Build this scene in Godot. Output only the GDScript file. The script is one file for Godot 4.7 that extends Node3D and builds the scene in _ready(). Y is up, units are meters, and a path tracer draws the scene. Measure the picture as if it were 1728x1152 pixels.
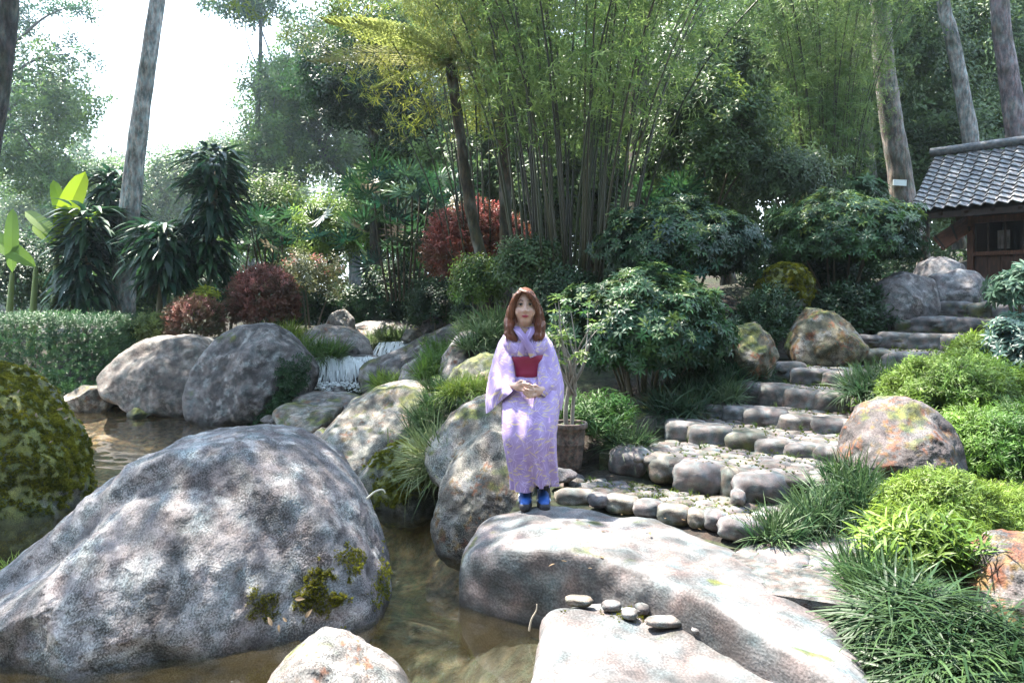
extends Node3D
# A hillside garden: boulders round a pond, stone steps, a woman in a lilac robe, bamboo and a tiled hut.
const F := 1235.0            # focal length in photograph pixels
const EYE := 1.715           # eye level above the pond
const HY := 510.0            # row of the horizon in the photograph

var rng := RandomNumberGenerator.new()
var taken := {}
var nA := FastNoiseLite.new()   # broad
var nB := FastNoiseLite.new()   # fine
var nC := FastNoiseLite.new()   # cells
var nR := FastNoiseLite.new()   # ridges
var M := {}                      # materials
var S := {}                      # shared meshes

# ------------------------------------------------------------------ helpers
func P(px: float, py: float, d: float) -> Vector3:      # where a point seen there, d metres off, stands
	return Vector3((px - 864.0) / F * d, EYE - (py - HY) / F * d, -d)

func rr(a: float, b: float) -> float: return rng.randf_range(a, b)

func lin(r: float, g: float, b: float) -> Color: return Color(r, g, b)

func numbered(called: String) -> String:
	if not taken.has(called):
		taken[called] = 0
		return called
	taken[called] += 1
	return "%s_%03d" % [called, taken[called]]

func tag(o: Node3D, label: String, category: String, group := "", kind := "") -> Node3D:
	if label: o.set_meta("label", label)
	if category: o.set_meta("category", category)
	if group: o.set_meta("group", group)
	if kind: o.set_meta("kind", kind)
	return o

func thing(called: String, label: String, category: String, at := Vector3.ZERO, group := "") -> Node3D:
	var o := Node3D.new()
	o.name = numbered(called)
	add_child(o, true)
	o.position = at
	tag(o, label, category, group)
	return o

func part(called: String, mesh: Mesh, m: Material, parent: Node3D, at := Transform3D()) -> MeshInstance3D:
	var o := MeshInstance3D.new()
	o.name = called
	o.mesh = mesh
	o.material_override = m
	o.transform = at
	parent.add_child(o, true)
	return o

func struct(called: String, mesh: Mesh, m: Material) -> MeshInstance3D:
	var o := MeshInstance3D.new()
	o.name = numbered(called)
	o.mesh = mesh
	o.material_override = m
	o.set_meta("kind", "structure")
	add_child(o, true)
	return o

func copies(called: String, mesh: Mesh, m: Material, parent: Node3D, xf: Array, tint: Array) -> MultiMeshInstance3D:
	var mm := MultiMesh.new()
	mm.transform_format = MultiMesh.TRANSFORM_3D
	mm.use_colors = true
	mm.mesh = mesh
	mm.instance_count = xf.size()
	for i in xf.size():
		mm.set_instance_transform(i, xf[i])
		mm.set_instance_color(i, tint[i])
	var o := MultiMeshInstance3D.new()
	o.name = called
	o.multimesh = mm
	o.material_override = m
	o.set_meta("kind", "stuff")
	parent.add_child(o, true)
	return o

# ------------------------------------------------------------------ mesh makers
func grid_mesh(pos: PackedVector3Array, nx: int, ny: int, col := PackedColorArray(), uv := PackedVector2Array(), wrap := false, oct := false) -> ArrayMesh:
	# an nx by ny sheet of points; the front faces are those for which du x dv looks outwards
	var nor := PackedVector3Array()
	nor.resize(nx * ny)
	for j in ny:
		for i in nx:
			var i0 := i - 1 if i > 0 else ((nx - 2) if wrap else 0)
			var i1 := i + 1 if i < nx - 1 else (1 if wrap else nx - 1)
			var j0 := maxi(j - 1, 0)
			var j1 := mini(j + 1, ny - 1)
			var n := (pos[j * nx + i1] - pos[j * nx + i0]).cross(pos[j1 * nx + i] - pos[j0 * nx + i])
			nor[j * nx + i] = n.normalized() if n.length_squared() > 1e-18 else Vector3.UP
	var idx := PackedInt32Array()
	idx.resize((nx - 1) * (ny - 1) * 6)
	var k := 0
	for j in ny - 1:
		for i in nx - 1:
			var a := j * nx + i
			if oct and (i * 2 < nx - 1) != (j * 2 < ny - 1):      # the diagonals run along the map's level lines
				idx[k] = a; idx[k + 1] = a + nx; idx[k + 2] = a + nx + 1
				idx[k + 3] = a; idx[k + 4] = a + nx + 1; idx[k + 5] = a + 1
			else:
				idx[k] = a; idx[k + 1] = a + nx; idx[k + 2] = a + 1
				idx[k + 3] = a + 1; idx[k + 4] = a + nx; idx[k + 5] = a + nx + 1
			k += 6
	return arrays(pos, nor, idx, col, uv)

func arrays(pos: PackedVector3Array, nor: PackedVector3Array, idx: PackedInt32Array, col := PackedColorArray(), uv := PackedVector2Array()) -> ArrayMesh:
	var a := []
	a.resize(Mesh.ARRAY_MAX)
	a[Mesh.ARRAY_VERTEX] = pos
	a[Mesh.ARRAY_NORMAL] = nor
	a[Mesh.ARRAY_INDEX] = idx
	if col.size(): a[Mesh.ARRAY_COLOR] = col
	if uv.size(): a[Mesh.ARRAY_TEX_UV] = uv
	var m := ArrayMesh.new()
	m.add_surface_from_arrays(Mesh.PRIMITIVE_TRIANGLES, a)
	return m

func oct_dir(i: int, j: int, n: int) -> Vector3:          # the octahedral map: its middle looks along +z, its seam lies at the back
	var u := 2.0 * i / (n - 1) - 1.0
	var v := 2.0 * j / (n - 1) - 1.0
	var z := 1.0 - absf(u) - absf(v)
	if z < 0.0:
		var t := u
		u = (1.0 - absf(v)) * (1.0 if u >= 0.0 else -1.0)
		v = (1.0 - absf(t)) * (1.0 if v >= 0.0 else -1.0)
	return Vector3(u, v, z).normalized()

func sst(a: float, b: float, x: float) -> float: return smoothstep(a, b, x)

func tube(pts: Array, rad: Array, sides := 8, colour = null) -> ArrayMesh:     # a swept tube with closed tips
	var nx := sides + 1
	var pos := PackedVector3Array()
	var uv := PackedVector2Array()
	var col := PackedColorArray()
	var side := Vector3.RIGHT
	var run := 0.0
	var m := pts.size()
	for j in range(-1, m + 1):
		var k := clampi(j, 0, m - 1)
		var d: Vector3 = (pts[mini(k + 1, m - 1)] - pts[maxi(k - 1, 0)]).normalized()
		if absf(d.dot(side)) > 0.9: side = Vector3.BACK if absf(d.z) < 0.8 else Vector3.UP
		side = (side - d * d.dot(side)).normalized()
		var up := d.cross(side)
		if j > 0 and j < m: run += (pts[k] - pts[k - 1]).length()
		for i in nx:
			var an := TAU * i / sides
			var r: float = rad[k] if j >= 0 and j < m else 0.0005
			pos.append(pts[k] + (side * cos(an) + up * sin(an)) * r)
			uv.append(Vector2(float(i) / sides, run))
			if colour != null: col.append(colour)
	return grid_mesh(pos, nx, m + 2, col, uv, true)

func merge(list: Array) -> ArrayMesh:
	var st := SurfaceTool.new()
	for m in list: st.append_from(m, 0, Transform3D())
	return st.commit()

func smooth_line(ctrl: Array, per := 6) -> Array:         # a Catmull-Rom line through the points
	var out := []
	for k in ctrl.size() - 1:
		var a = ctrl[maxi(k - 1, 0)]
		var b = ctrl[k]
		var c = ctrl[k + 1]
		var d = ctrl[mini(k + 2, ctrl.size() - 1)]
		for s in per: out.append(b.cubic_interpolate(c, a, d, float(s) / per))
	out.append(ctrl[-1])
	return out

func leaf(st: SurfaceTool, base: Vector3, dir: Vector3, up: Vector3, length: float, width: float, droop := 0.2, segs := 2, fold := 0.25, col = null) -> void:
	# one leaf of 2 * segs - 2 ... faces, folded along its rib and bending down to its tip
	var side := dir.cross(up).normalized()
	var nrm := side.cross(dir).normalized()
	var ring := []
	for k in segs + 1:
		var t := float(k) / segs
		var w := width * 0.5 * (pow(maxf(sin(PI * t), 0.0), 0.45) if segs == 9 else sin(PI * pow(t, 0.8)) if segs > 2 else (1.0 if k == 1 else 0.0))
		var c := base + dir * length * t - up * length * droop * t * t
		ring.append([c - side * w + nrm * w * fold, c, c + side * w + nrm * w * fold])
	if col != null: st.set_color(col)
	for k in segs:
		var a = ring[k]
		var b = ring[k + 1]
		for h in 2:
			var p0: Vector3 = a[h]; var p1: Vector3 = a[h + 1]; var p2: Vector3 = b[h + 1]; var p3: Vector3 = b[h]
			var n := (p2 - p0).cross(p3 - p1)
			n = -n.normalized() if n.length_squared() > 1e-20 else nrm
			if n.dot(nrm) < 0: n = -n
			st.set_normal(n)
			if k > 0:
				st.set_uv(Vector2(h, 0)); st.add_vertex(p0); st.set_uv(Vector2(h, 1)); st.add_vertex(p3); st.set_uv(Vector2(h + 1, 0)); st.add_vertex(p1)
			if k < segs - 1 or k == 0:
				st.set_uv(Vector2(h, 1)); st.add_vertex(p3); st.set_uv(Vector2(h + 1, 1)); st.add_vertex(p2); st.set_uv(Vector2(h + 1, 0)); st.add_vertex(p1)

func start() -> SurfaceTool:
	var st := SurfaceTool.new()
	st.begin(Mesh.PRIMITIVE_TRIANGLES)
	return st

func box(st: SurfaceTool, c: Vector3, s: Vector3, b := Basis()) -> void:      # a box with bevelled look: plain faces, six sides
	var h := s * 0.5
	for ax in 3:
		for sg in [-1.0, 1.0]:
			var n := Vector3.ZERO
			n[ax] = sg
			var u := Vector3.ZERO
			u[(ax + 1) % 3] = 1.0
			var v := n.cross(u)
			var q := []
			for k in [[-1, -1], [-1, 1], [1, 1], [1, -1]]: q.append(c + b * ((n + u * k[0] + v * k[1]) * h))
			st.set_normal(b * n)
			for t in [0, 1, 2, 0, 2, 3]:
				st.set_uv(Vector2(q[t].x + q[t].z, q[t].y))
				st.add_vertex(q[t])

# ------------------------------------------------------------------ textures and materials
func noise_bytes(size: int, freq: float, kind: int, oct: int, seed_: int) -> PackedByteArray:
	var n := FastNoiseLite.new()
	n.seed = seed_
	n.noise_type = kind
	n.frequency = freq
	n.fractal_octaves = oct
	n.fractal_type = FastNoiseLite.FRACTAL_FBM if oct > 1 else FastNoiseLite.FRACTAL_NONE
	return n.get_seamless_image(size, size).get_data()

func speckle(size: int, low: float, fine: float, crust: float, warm: float, sd: int) -> Array:
	# a granite skin: [colour picture (a multiplier), relief picture]; crust is how much pale lichen lies on it
	var a := noise_bytes(size, 5.0 / size, FastNoiseLite.TYPE_SIMPLEX_SMOOTH, 6, sd)
	var b := noise_bytes(size, 110.0 / size, FastNoiseLite.TYPE_SIMPLEX, 2, sd + 1)
	var c := noise_bytes(size, 13.0 / size, FastNoiseLite.TYPE_SIMPLEX, 5, sd + 2)
	var e := noise_bytes(size, 8.0 / size, FastNoiseLite.TYPE_SIMPLEX_SMOOTH, 4, sd + 3)
	var w := PackedByteArray()
	w.resize(size * size * 3)
	var h := PackedByteArray()
	h.resize(size * size)
	var r := RandomNumberGenerator.new()
	r.seed = sd
	for i in size * size:
		var x := a[i] / 255.0 - 0.5
		var y := b[i] / 255.0 - 0.5
		var z := c[i] / 255.0 - 0.5
		var q := e[i] / 255.0 - 0.5
		var g := r.randf() - 0.5
		var v := 0.70 + low * x + fine * (0.6 * y + 0.35 * g)
		var pale := clampf((z + 0.35 * q + 0.12 * g - 0.10) * 14.0, 0.0, 1.0) * crust
		var pit := clampf((-z - 0.3 * q + 0.15 * y - 0.16) * 9.0, 0.0, 1.0) * crust
		v = lerpf(v, 0.98 + 0.15 * g, pale * 0.75) * (1.0 - 0.3 * pit * crust)
		v = clampf(v, 0.16, 1.0)
		q *= 1.0 - pale
		w[i * 3] = int(255.0 * clampf(v * (1.0 + warm * q), 0, 1))
		w[i * 3 + 1] = int(255.0 * clampf(v * (1.0 - 0.15 * warm * q), 0, 1))
		w[i * 3 + 2] = int(255.0 * clampf(v * (1.0 - 0.45 * warm * q), 0, 1))
		h[i] = int(255.0 * clampf(0.5 + 0.75 * x + 0.12 * y + 0.1 * pale - 0.2 * pit, 0, 1))
	return [ImageTexture.create_from_image(Image.create_from_data(size, size, false, Image.FORMAT_RGB8, w)), ImageTexture.create_from_image(Image.create_from_data(size, size, false, Image.FORMAT_L8, h))]

func mat(c: Color, rough := 0.8, vertex := false) -> StandardMaterial3D:      # c is a linear base colour
	var m := StandardMaterial3D.new()
	m.albedo_color = c.linear_to_srgb()
	m.roughness = rough
	m.vertex_color_use_as_albedo = vertex
	return m

func textured(c: Color, tex: Array, per_metre: float, relief: float, rough := 0.85, world := true) -> StandardMaterial3D:
	var m := mat(c, rough, true)
	m.albedo_texture = tex[0]
	m.heightmap_enabled = true
	m.heightmap_texture = tex[1]
	m.heightmap_scale = relief
	m.uv1_triplanar = true
	m.uv1_world_triplanar = world
	m.uv1_triplanar_sharpness = 4.0
	m.uv1_scale = Vector3.ONE * per_metre
	return m

func leaf_mat(rough := 0.45, through := 0.6, spec := 0.5) -> StandardMaterial3D:
	var m := mat(Color.WHITE, rough, true)
	m.backlight_enabled = true
	m.backlight = Color(through, through, through).linear_to_srgb()
	m.metallic_specular = spec
	m.cull_mode = BaseMaterial3D.CULL_DISABLED
	return m

func make_materials() -> void:
	nA.seed = 11; nA.frequency = 1.0; nA.fractal_octaves = 3
	nB.seed = 23; nB.frequency = 1.0; nB.fractal_octaves = 2
	nC.seed = 37; nC.frequency = 1.0; nC.noise_type = FastNoiseLite.TYPE_CELLULAR; nC.fractal_type = FastNoiseLite.FRACTAL_NONE
	nR.seed = 51; nR.frequency = 1.0; nR.fractal_type = FastNoiseLite.FRACTAL_RIDGED; nR.fractal_octaves = 3
	var g := speckle(1024, 0.5, 1.15, 0.75, 0.2, 5)
	var fine := speckle(1024, 0.6, 0.55, 0.25, 0.3, 205)
	var bark := speckle(512, 0.6, 0.6, 0.5, 0.3, 71)
	M.rock = textured(Color.WHITE, g, 0.63, 1.6, 0.8)
	M.smooth = textured(Color.WHITE, fine, 0.5, 1.0, 0.75)
	M.stone = textured(Color.WHITE, fine, 1.1, 0.9, 0.75)
	M.soil = textured(Color.WHITE, bark, 1.3, 3.0, 0.95)
	M.bark = textured(Color.WHITE, bark, 1.0, 2.5, 0.9, false)
	M.bark.uv1_scale = Vector3(1.6, 0.55, 1.6)
	M.tile = textured(Color.WHITE, bark, 2.2, 0.25, 0.5)
	M.wood = textured(Color.WHITE, bark, 2.0, 0.4, 0.7)
	M.wood.uv1_scale = Vector3(9, 0.8, 9)
	M.pot = textured(Color.WHITE, bark, 3.0, 0.2, 0.85)
	M.leaf = leaf_mat(0.42, 0.85, 0.45)
	M.gloss = leaf_mat(0.38, 0.6, 0.42)
	M.thin = leaf_mat(0.5, 1.0, 0.35)
	M.grass = leaf_mat(0.45, 0.8, 0.4)
	M.moss = leaf_mat(0.9, 0.5, 0.2)
	M.cane = mat(Color.WHITE, 0.45, true)
	M.twig = mat(Color.WHITE, 0.85, true)
	var water := StandardMaterial3D.new()
	water.transparency = BaseMaterial3D.TRANSPARENCY_ALPHA
	water.albedo_color = Color(0.32, 0.28, 0.17, 0.12)
	water.roughness = 0.03
	water.metallic_specular = 0.6
	M.water = water
	var foam := mat(Color(0.85, 0.9, 0.92), 0.35)
	foam.transparency = BaseMaterial3D.TRANSPARENCY_ALPHA
	foam.albedo_color.a = 0.85
	foam.backlight_enabled = true
	foam.backlight = Color(0.8, 0.8, 0.8)
	M.foam = foam
# ------------------------------------------------------------------ rocks
const ROCK := {
	"tan2": {"a": Color(0.30, 0.26, 0.23), "b": Color(0.15, 0.125, 0.11), "lich": 0.25, "moss": 0.0, "rust": 0.0},
	"amber2": {"a": Color(0.33, 0.27, 0.17), "b": Color(0.14, 0.12, 0.08), "lich": 0.3, "moss": 0.3, "rust": 0.35},
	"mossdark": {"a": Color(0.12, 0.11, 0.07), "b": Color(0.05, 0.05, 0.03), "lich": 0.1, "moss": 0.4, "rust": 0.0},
	"orange": {"a": Color(0.2, 0.16, 0.15), "b": Color(0.08, 0.065, 0.065), "lich": 0.35, "moss": 0.0, "rust": 0.95},
	"pale2": {"a": Color(0.29, 0.272, 0.272), "b": Color(0.16, 0.147, 0.147), "lich": 0.25, "moss": 0.03, "rust": 0.0},
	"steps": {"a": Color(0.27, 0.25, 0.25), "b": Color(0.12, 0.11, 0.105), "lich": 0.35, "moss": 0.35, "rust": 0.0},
	"grey": {"a": Color(0.30, 0.28, 0.28), "b": Color(0.17, 0.15, 0.153), "lich": 0.7, "moss": 0.0, "rust": 0.0},
	"pale": {"a": Color(0.40, 0.37, 0.35), "b": Color(0.19, 0.17, 0.16), "lich": 0.4, "moss": 0.05, "rust": 0.05},
	"tan": {"a": Color(0.38, 0.34, 0.28), "b": Color(0.16, 0.14, 0.11), "lich": 0.4, "moss": 0.25, "rust": 0.15},
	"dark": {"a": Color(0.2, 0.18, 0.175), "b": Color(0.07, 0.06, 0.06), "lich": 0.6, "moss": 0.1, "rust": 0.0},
	"mossy": {"a": Color(0.26, 0.25, 0.2), "b": Color(0.1, 0.1, 0.07), "lich": 0.3, "moss": 0.55, "rust": 0.0},
	"green": {"a": Color(0.26, 0.25, 0.22), "b": Color(0.12, 0.12, 0.09), "lich": 0.3, "moss": 1.0, "rust": 0.0},
	"rust": {"a": Color(0.14, 0.115, 0.115), "b": Color(0.055, 0.045, 0.045), "lich": 0.25, "moss": 0.1, "rust": 0.45},
	"amber": {"a": Color(0.21, 0.18, 0.12), "b": Color(0.09, 0.085, 0.045), "lich": 0.4, "moss": 0.45, "rust": 0.5},
}
var moss_green := Color(0.17, 0.18, 0.024)

func rock_moss(p: Vector3, n: Vector3, amount: float) -> float:
	if amount <= 0.0: return 0.0
	var f := n.y * 0.45 + nA.get_noise_3dv(p * 1.7 + Vector3(7, 3, 1)) * 0.9 + nB.get_noise_3dv(p * 7.0) * 0.35
	return sst(0.75 - amount * 1.15, 0.98 - amount * 1.15, f)

func rock_colour(st: Dictionary, p: Vector3, n: Vector3, wet: bool) -> Color:
	var w := nA.get_noise_3dv(p * 1.1)
	var f := nB.get_noise_3dv(p * 6.0)
	var c: Color = st.b.lerp(st.a, sst(-0.38, 0.3, w + 0.5 * f + 0.25 * nB.get_noise_3dv(p * 17.0)))
	var vein := sst(0.72, 0.9, nR.get_noise_3dv(p * 0.75))
	c = c.lerp(c * 0.45, vein * 0.8)
	var l: float = (1.0 - vein) * sst(0.16, 0.34, nA.get_noise_3dv(p * 3.6 + Vector3(31, 5, 9)) + 0.35 * nB.get_noise_3dv(p * 21.0)) * st.lich
	c = c.lerp(Color(0.46, 0.445, 0.43), l)
	if st.rust > 0.0:
		var r: float = sst(0.42 - st.rust * 0.6, 0.62 - st.rust * 0.6, nA.get_noise_3dv(p * 5.0 + Vector3(3, 77, 2)) + 0.6 * nB.get_noise_3dv(p * 24.0))
		c = c.lerp(Color(0.22, 0.065, 0.018).lerp(Color(0.22, 0.13, 0.025), sst(-0.2, 0.3, f)), r * 0.8)
	var m := rock_moss(p, n, st.moss)
	if m > 0.0: c = c.lerp(moss_green.lerp(Color(0.06, 0.085, 0.02), sst(-0.3, 0.3, nB.get_noise_3dv(p * 11.0))), m * 0.92)
	if wet:
		c = c * lerpf(0.42, 1.0, sst(0.015, 0.075 + 0.03 * w, p.y))
	c.a = 1.0
	return c

func finish_rock(pos: PackedVector3Array, n: int, st: Dictionary, wet: bool) -> ArrayMesh:
	var m := grid_mesh(pos, n, n, PackedColorArray(), PackedVector2Array(), false, true)
	var a := m.surface_get_arrays(0)
	var nor: PackedVector3Array = a[Mesh.ARRAY_NORMAL]
	var col := PackedColorArray()
	col.resize(pos.size())
	for i in pos.size(): col[i] = rock_colour(st, pos[i], nor[i], wet)
	return arrays(pos, nor, a[Mesh.ARRAY_INDEX], col)

func radial(poly: PackedVector2Array, c: Vector2, count := 720) -> PackedFloat32Array:       # the outline as radius by angle, its corners eased
	var raw := PackedFloat32Array()
	raw.resize(count)
	for k in count:
		var d := Vector2.from_angle(TAU * k / count)
		var best := 0.01
		for e in poly.size():
			var hit = Geometry2D.segment_intersects_segment(c, c + d * 50.0, poly[e], poly[(e + 1) % poly.size()])
			if hit != null: best = maxf(best, (hit - c).length())
		raw[k] = best
	var w := 7
	for turn in 3:
		var out := PackedFloat32Array()
		out.resize(count)
		for k in count:
			var s := 0.0
			for q in range(-w, w + 1): s += raw[posmod(k + q, count)]
			out[k] = s / (2 * w + 1)
		raw = out
	return raw

func at_angle(r: PackedFloat32Array, an: float) -> float:
	var x := fposmod(an / TAU, 1.0) * r.size()
	var i := int(x)
	return lerpf(r[i % r.size()], r[(i + 1) % r.size()], x - i)

func boulder(label: String, style: String, px: Array, d: float, thick: float, o := {}) -> MeshInstance3D:
	# a boulder whose front outline has those points; it is as deep as 2 * thick
	var st: Dictionary = ROCK[style]
	var lo := Vector2(1e9, 1e9)
	var hi := -lo
	var poly := PackedVector2Array()
	for q in px:
		var w := P(q[0], q[1], d)
		poly.append(Vector2(w.x, w.y))
		lo = lo.min(poly[-1]); hi = hi.max(poly[-1])
	var c := (lo + hi) * 0.5
	for k in px.size():                                  # it leans back, so its upper points stand farther off
		for turn in 3:
			var w := P(px[k][0], px[k][1], d + o.get("lean", 0.25) * (poly[k].y - c.y))
			poly[k] = Vector2(w.x, w.y)
	var r := radial(poly, c)
	var n: int = o.get("n", 56)
	var e: float = o.get("e", 2.5)
	var lean: float = o.get("lean", 0.25)
	var size := minf(hi.x - lo.x, hi.y - lo.y) * 0.5
	var amp: float = o.get("rough", 0.06) * size
	var sd := Vector3(c.x * 3.1 + d, c.y * 5.3, d * 1.7)
	var cuts := []
	rng.seed = int(absf(c.x * 9173 + c.y * 7919 + d * 131)) + 5
	for k in o.get("cuts", 5): cuts.append([Vector3(rr(-1, 1), rr(-0.5, 1), rr(0.1, 1.2)).normalized(), rr(0.68, 0.9)])
	for q in o.get("planes", []): cuts.append([Vector3(q[0], q[1], q[2]).normalized(), q[3]])
	var pos := PackedVector3Array()
	pos.resize(n * n)
	for j in n:
		for i in n:
			var v := oct_dir(i, j, n)
			var s := Vector2(v.x, v.y).length()
			var k := pow(pow(s, e) + pow(absf(v.z), e), -1.0 / e)
			var u := Vector3(v.x, v.y, v.z) * k            # on a rounded unit block
			for q in cuts:
				var over: float = u.dot(q[0]) - q[1]
				if over > 0.0: u -= q[0] * over * 0.8 * (1.0 - sst(0.8, 0.99, s * k))
			var an := atan2(u.y, u.x)
			var ra := at_angle(r, an)
			var rho := Vector2(u.x, u.y).length()
			var p := Vector3(c.x + cos(an) * ra * rho, c.y + sin(an) * ra * rho, 0)
			p.z = -d + u.z * thick - lean * (p.y - c.y)
			var q := p / maxf(size, 0.12)
			var b := nA.get_noise_3dv(q * 0.9 + sd) * amp * 1.5 + nB.get_noise_3dv(q * 3.5 + sd) * amp * 0.28 + nB.get_noise_3dv(p * 16.0) * 0.006 + (nB.get_noise_3dv(p * 32.0) * 0.0035 if n > 100 else 0.0)
			var rg := nR.get_noise_3dv(p * 0.75)
			b -= sst(0.6, 0.95, rg) * amp * 0.55
			if st.moss > 0.3: b += rock_moss(p, v, st.moss) * (0.012 + 0.02 * nB.get_noise_3dv(p * 9.0))
			pos[j * n + i] = p + v * b
	var mesh := finish_rock(pos, n, st, o.get("wet", false))
	var node := MeshInstance3D.new()
	node.name = numbered(o.get("called", "boulder"))
	node.mesh = mesh
	node.material_override = M.rock
	add_child(node, true)
	tag(node, label, o.get("category", "boulder"), o.get("group", ""))
	return node

func slab(label: String, style: String, plan: Array, top: Callable, bottom: float, o := {}) -> MeshInstance3D:
	# a flat-topped rock: plan holds points on the ground (x, z), top(x, z) is the height of its upper face
	var st: Dictionary = ROCK[style]
	var poly := PackedVector2Array()
	var lo := Vector2(1e9, 1e9)
	var hi := -lo
	for q in plan: lo = lo.min(q); hi = hi.max(q)
	var c: Vector2 = o.get("c", (lo + hi) * 0.5)
	var long: Vector2 = o.get("axis", Vector2(1, 0)).normalized()     # a long rock is laid out squeezed along its length
	var far: float = o.get("stretch", 1.0)
	for q in plan:
		var w: Vector2 = q - c
		poly.append(w - long * w.dot(long) * (1.0 - 1.0 / far))
	var r := radial(poly, Vector2.ZERO)
	var n: int = o.get("n", 160)
	var e: float = o.get("e", 4.5)
	var amp: float = o.get("amp", 0.03)
	var pos := PackedVector3Array()
	pos.resize(n * n)
	for j in n:
		for i in n:
			var v := oct_dir(i, j, n)                 # z of the map is up here
			var s := Vector2(v.x, v.y).length()
			var k := pow(pow(s, e) + pow(absf(v.z), e), -1.0 / e)
			var an := atan2(-v.y, v.x)
			var rho := s * k
			var ra := at_angle(r, an)
			var w := Vector2(cos(an), sin(an)) * ra * rho
			w += long * w.dot(long) * (far - 1.0)
			var x := c.x + w.x
			var z := c.y + w.y
			var t: float = top.call(x, z)
			var mid := (t + bottom) * 0.5
			var y := mid + v.z * k * (t - bottom) * 0.5
			var p := Vector3(x, y, z)
			var out := Vector3(cos(an) * s, v.z, sin(an) * s)
			var b := nA.get_noise_3dv(p * 1.3) * amp * 1.5 + nB.get_noise_3dv(p * 4.0) * amp * 0.6 + nB.get_noise_3dv(p * 13.0) * 0.003
			var rg := nR.get_noise_3dv(p * 0.8)
			if rg > 0.6: b -= (rg - 0.6) * amp * 1.6
			pos[j * n + i] = p + out * b
	var node := MeshInstance3D.new()
	node.name = numbered(o.get("called", "flat_rock"))
	node.mesh = finish_rock(pos, n, st, o.get("wet", false))
	node.material_override = M.smooth
	add_child(node, true)
	tag(node, label, o.get("category", "rock"))
	return node

func pebble_mesh(n: int, e: float, amp: float, sd: float, style: String) -> ArrayMesh:       # a worn stone, one metre across, the middle of its base at the origin's height - 0.5
	var pos := PackedVector3Array()
	pos.resize(n * n)
	for j in n:
		for i in n:
			var v := oct_dir(i, j, n)
			v = Vector3(v.x, v.z, -v.y)
			var k := pow(pow(absf(v.x), e) + pow(absf(v.y), e) + pow(absf(v.z), e), -1.0 / e)
			var u := v * k * 0.5
			u += v * (nA.get_noise_3dv(v * 0.9 + Vector3(sd, sd, 0)) * amp + nB.get_noise_3dv(v * 2.2 + Vector3(0, sd, sd)) * amp * 0.4)
			pos[j * n + i] = u
	var m := grid_mesh(pos, n, n, PackedColorArray(), PackedVector2Array(), false, true)
	var a := m.surface_get_arrays(0)
	var nor: PackedVector3Array = a[Mesh.ARRAY_NORMAL]
	var col := PackedColorArray()
	col.resize(pos.size())
	var st: Dictionary = ROCK[style]
	for i in pos.size():
		var p := pos[i] + Vector3(sd, 0, sd * 2.0)
		var c: Color = st.b.lerp(st.a, sst(-0.35, 0.35, nA.get_noise_3dv(p * 1.3) + 0.45 * nB.get_noise_3dv(p * 4.0)))
		c = c.lerp(Color(0.4, 0.4, 0.385), st.lich * sst(0.2, 0.4, nB.get_noise_3dv(p * 2.6)))
		if st.moss > 0.0: c = c.lerp(moss_green * 0.6, 0.8 * sst(0.1, 0.4, nA.get_noise_3dv(p * 2.0) - nor[i].y * 0.15 - pos[i].y * 0.6 + st.moss * 0.5 - 0.15))  # moss, weighted down the sides so that riser shade is in the colour too
		c.a = 1.0
		col[i] = c
	return arrays(pos, nor, a[Mesh.ARRAY_INDEX], col)

func stone_px(parent: Node3D, called: String, b: Array, depth: float, set_: Array, turn := 0.0, wide := 1.0) -> MeshInstance3D:
	# a step stone that fills the box b = [x0, y0, x1, y1, distance]; deep as depth metres
	var lo := P(b[0], b[3], b[4])
	var hi := P(b[2], b[1], b[4])
	var w := (hi.x - lo.x) * 1.1 * wide
	var h := (hi.y - lo.y) * 1.15
	var at := Vector3((lo.x + hi.x) * 0.5, hi.y - h * 0.5, -b[4] - depth * 0.42)
	var bs := Basis(Vector3.UP, turn) * Basis(Vector3.BACK, rr(-0.05, 0.05)).scaled(Vector3.ONE)
	return part(called, set_[rng.randi() % set_.size()], M.stone, parent, Transform3D(bs * Basis().scaled(Vector3(w, h, depth)), at))
# ------------------------------------------------------------------ ground, water, stones
var ctrl := PackedVector3Array()

func ground_y(x: float, z: float) -> float:
	var sw := 0.0
	var sh := 0.0
	for c in ctrl:
		var q := (c.x - x) * (c.x - x) + (c.z - z) * (c.z - z) + 0.04
		var w := 1.0 / (q * q)
		sw += w
		sh += w * c.y
	return sh / sw

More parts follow.
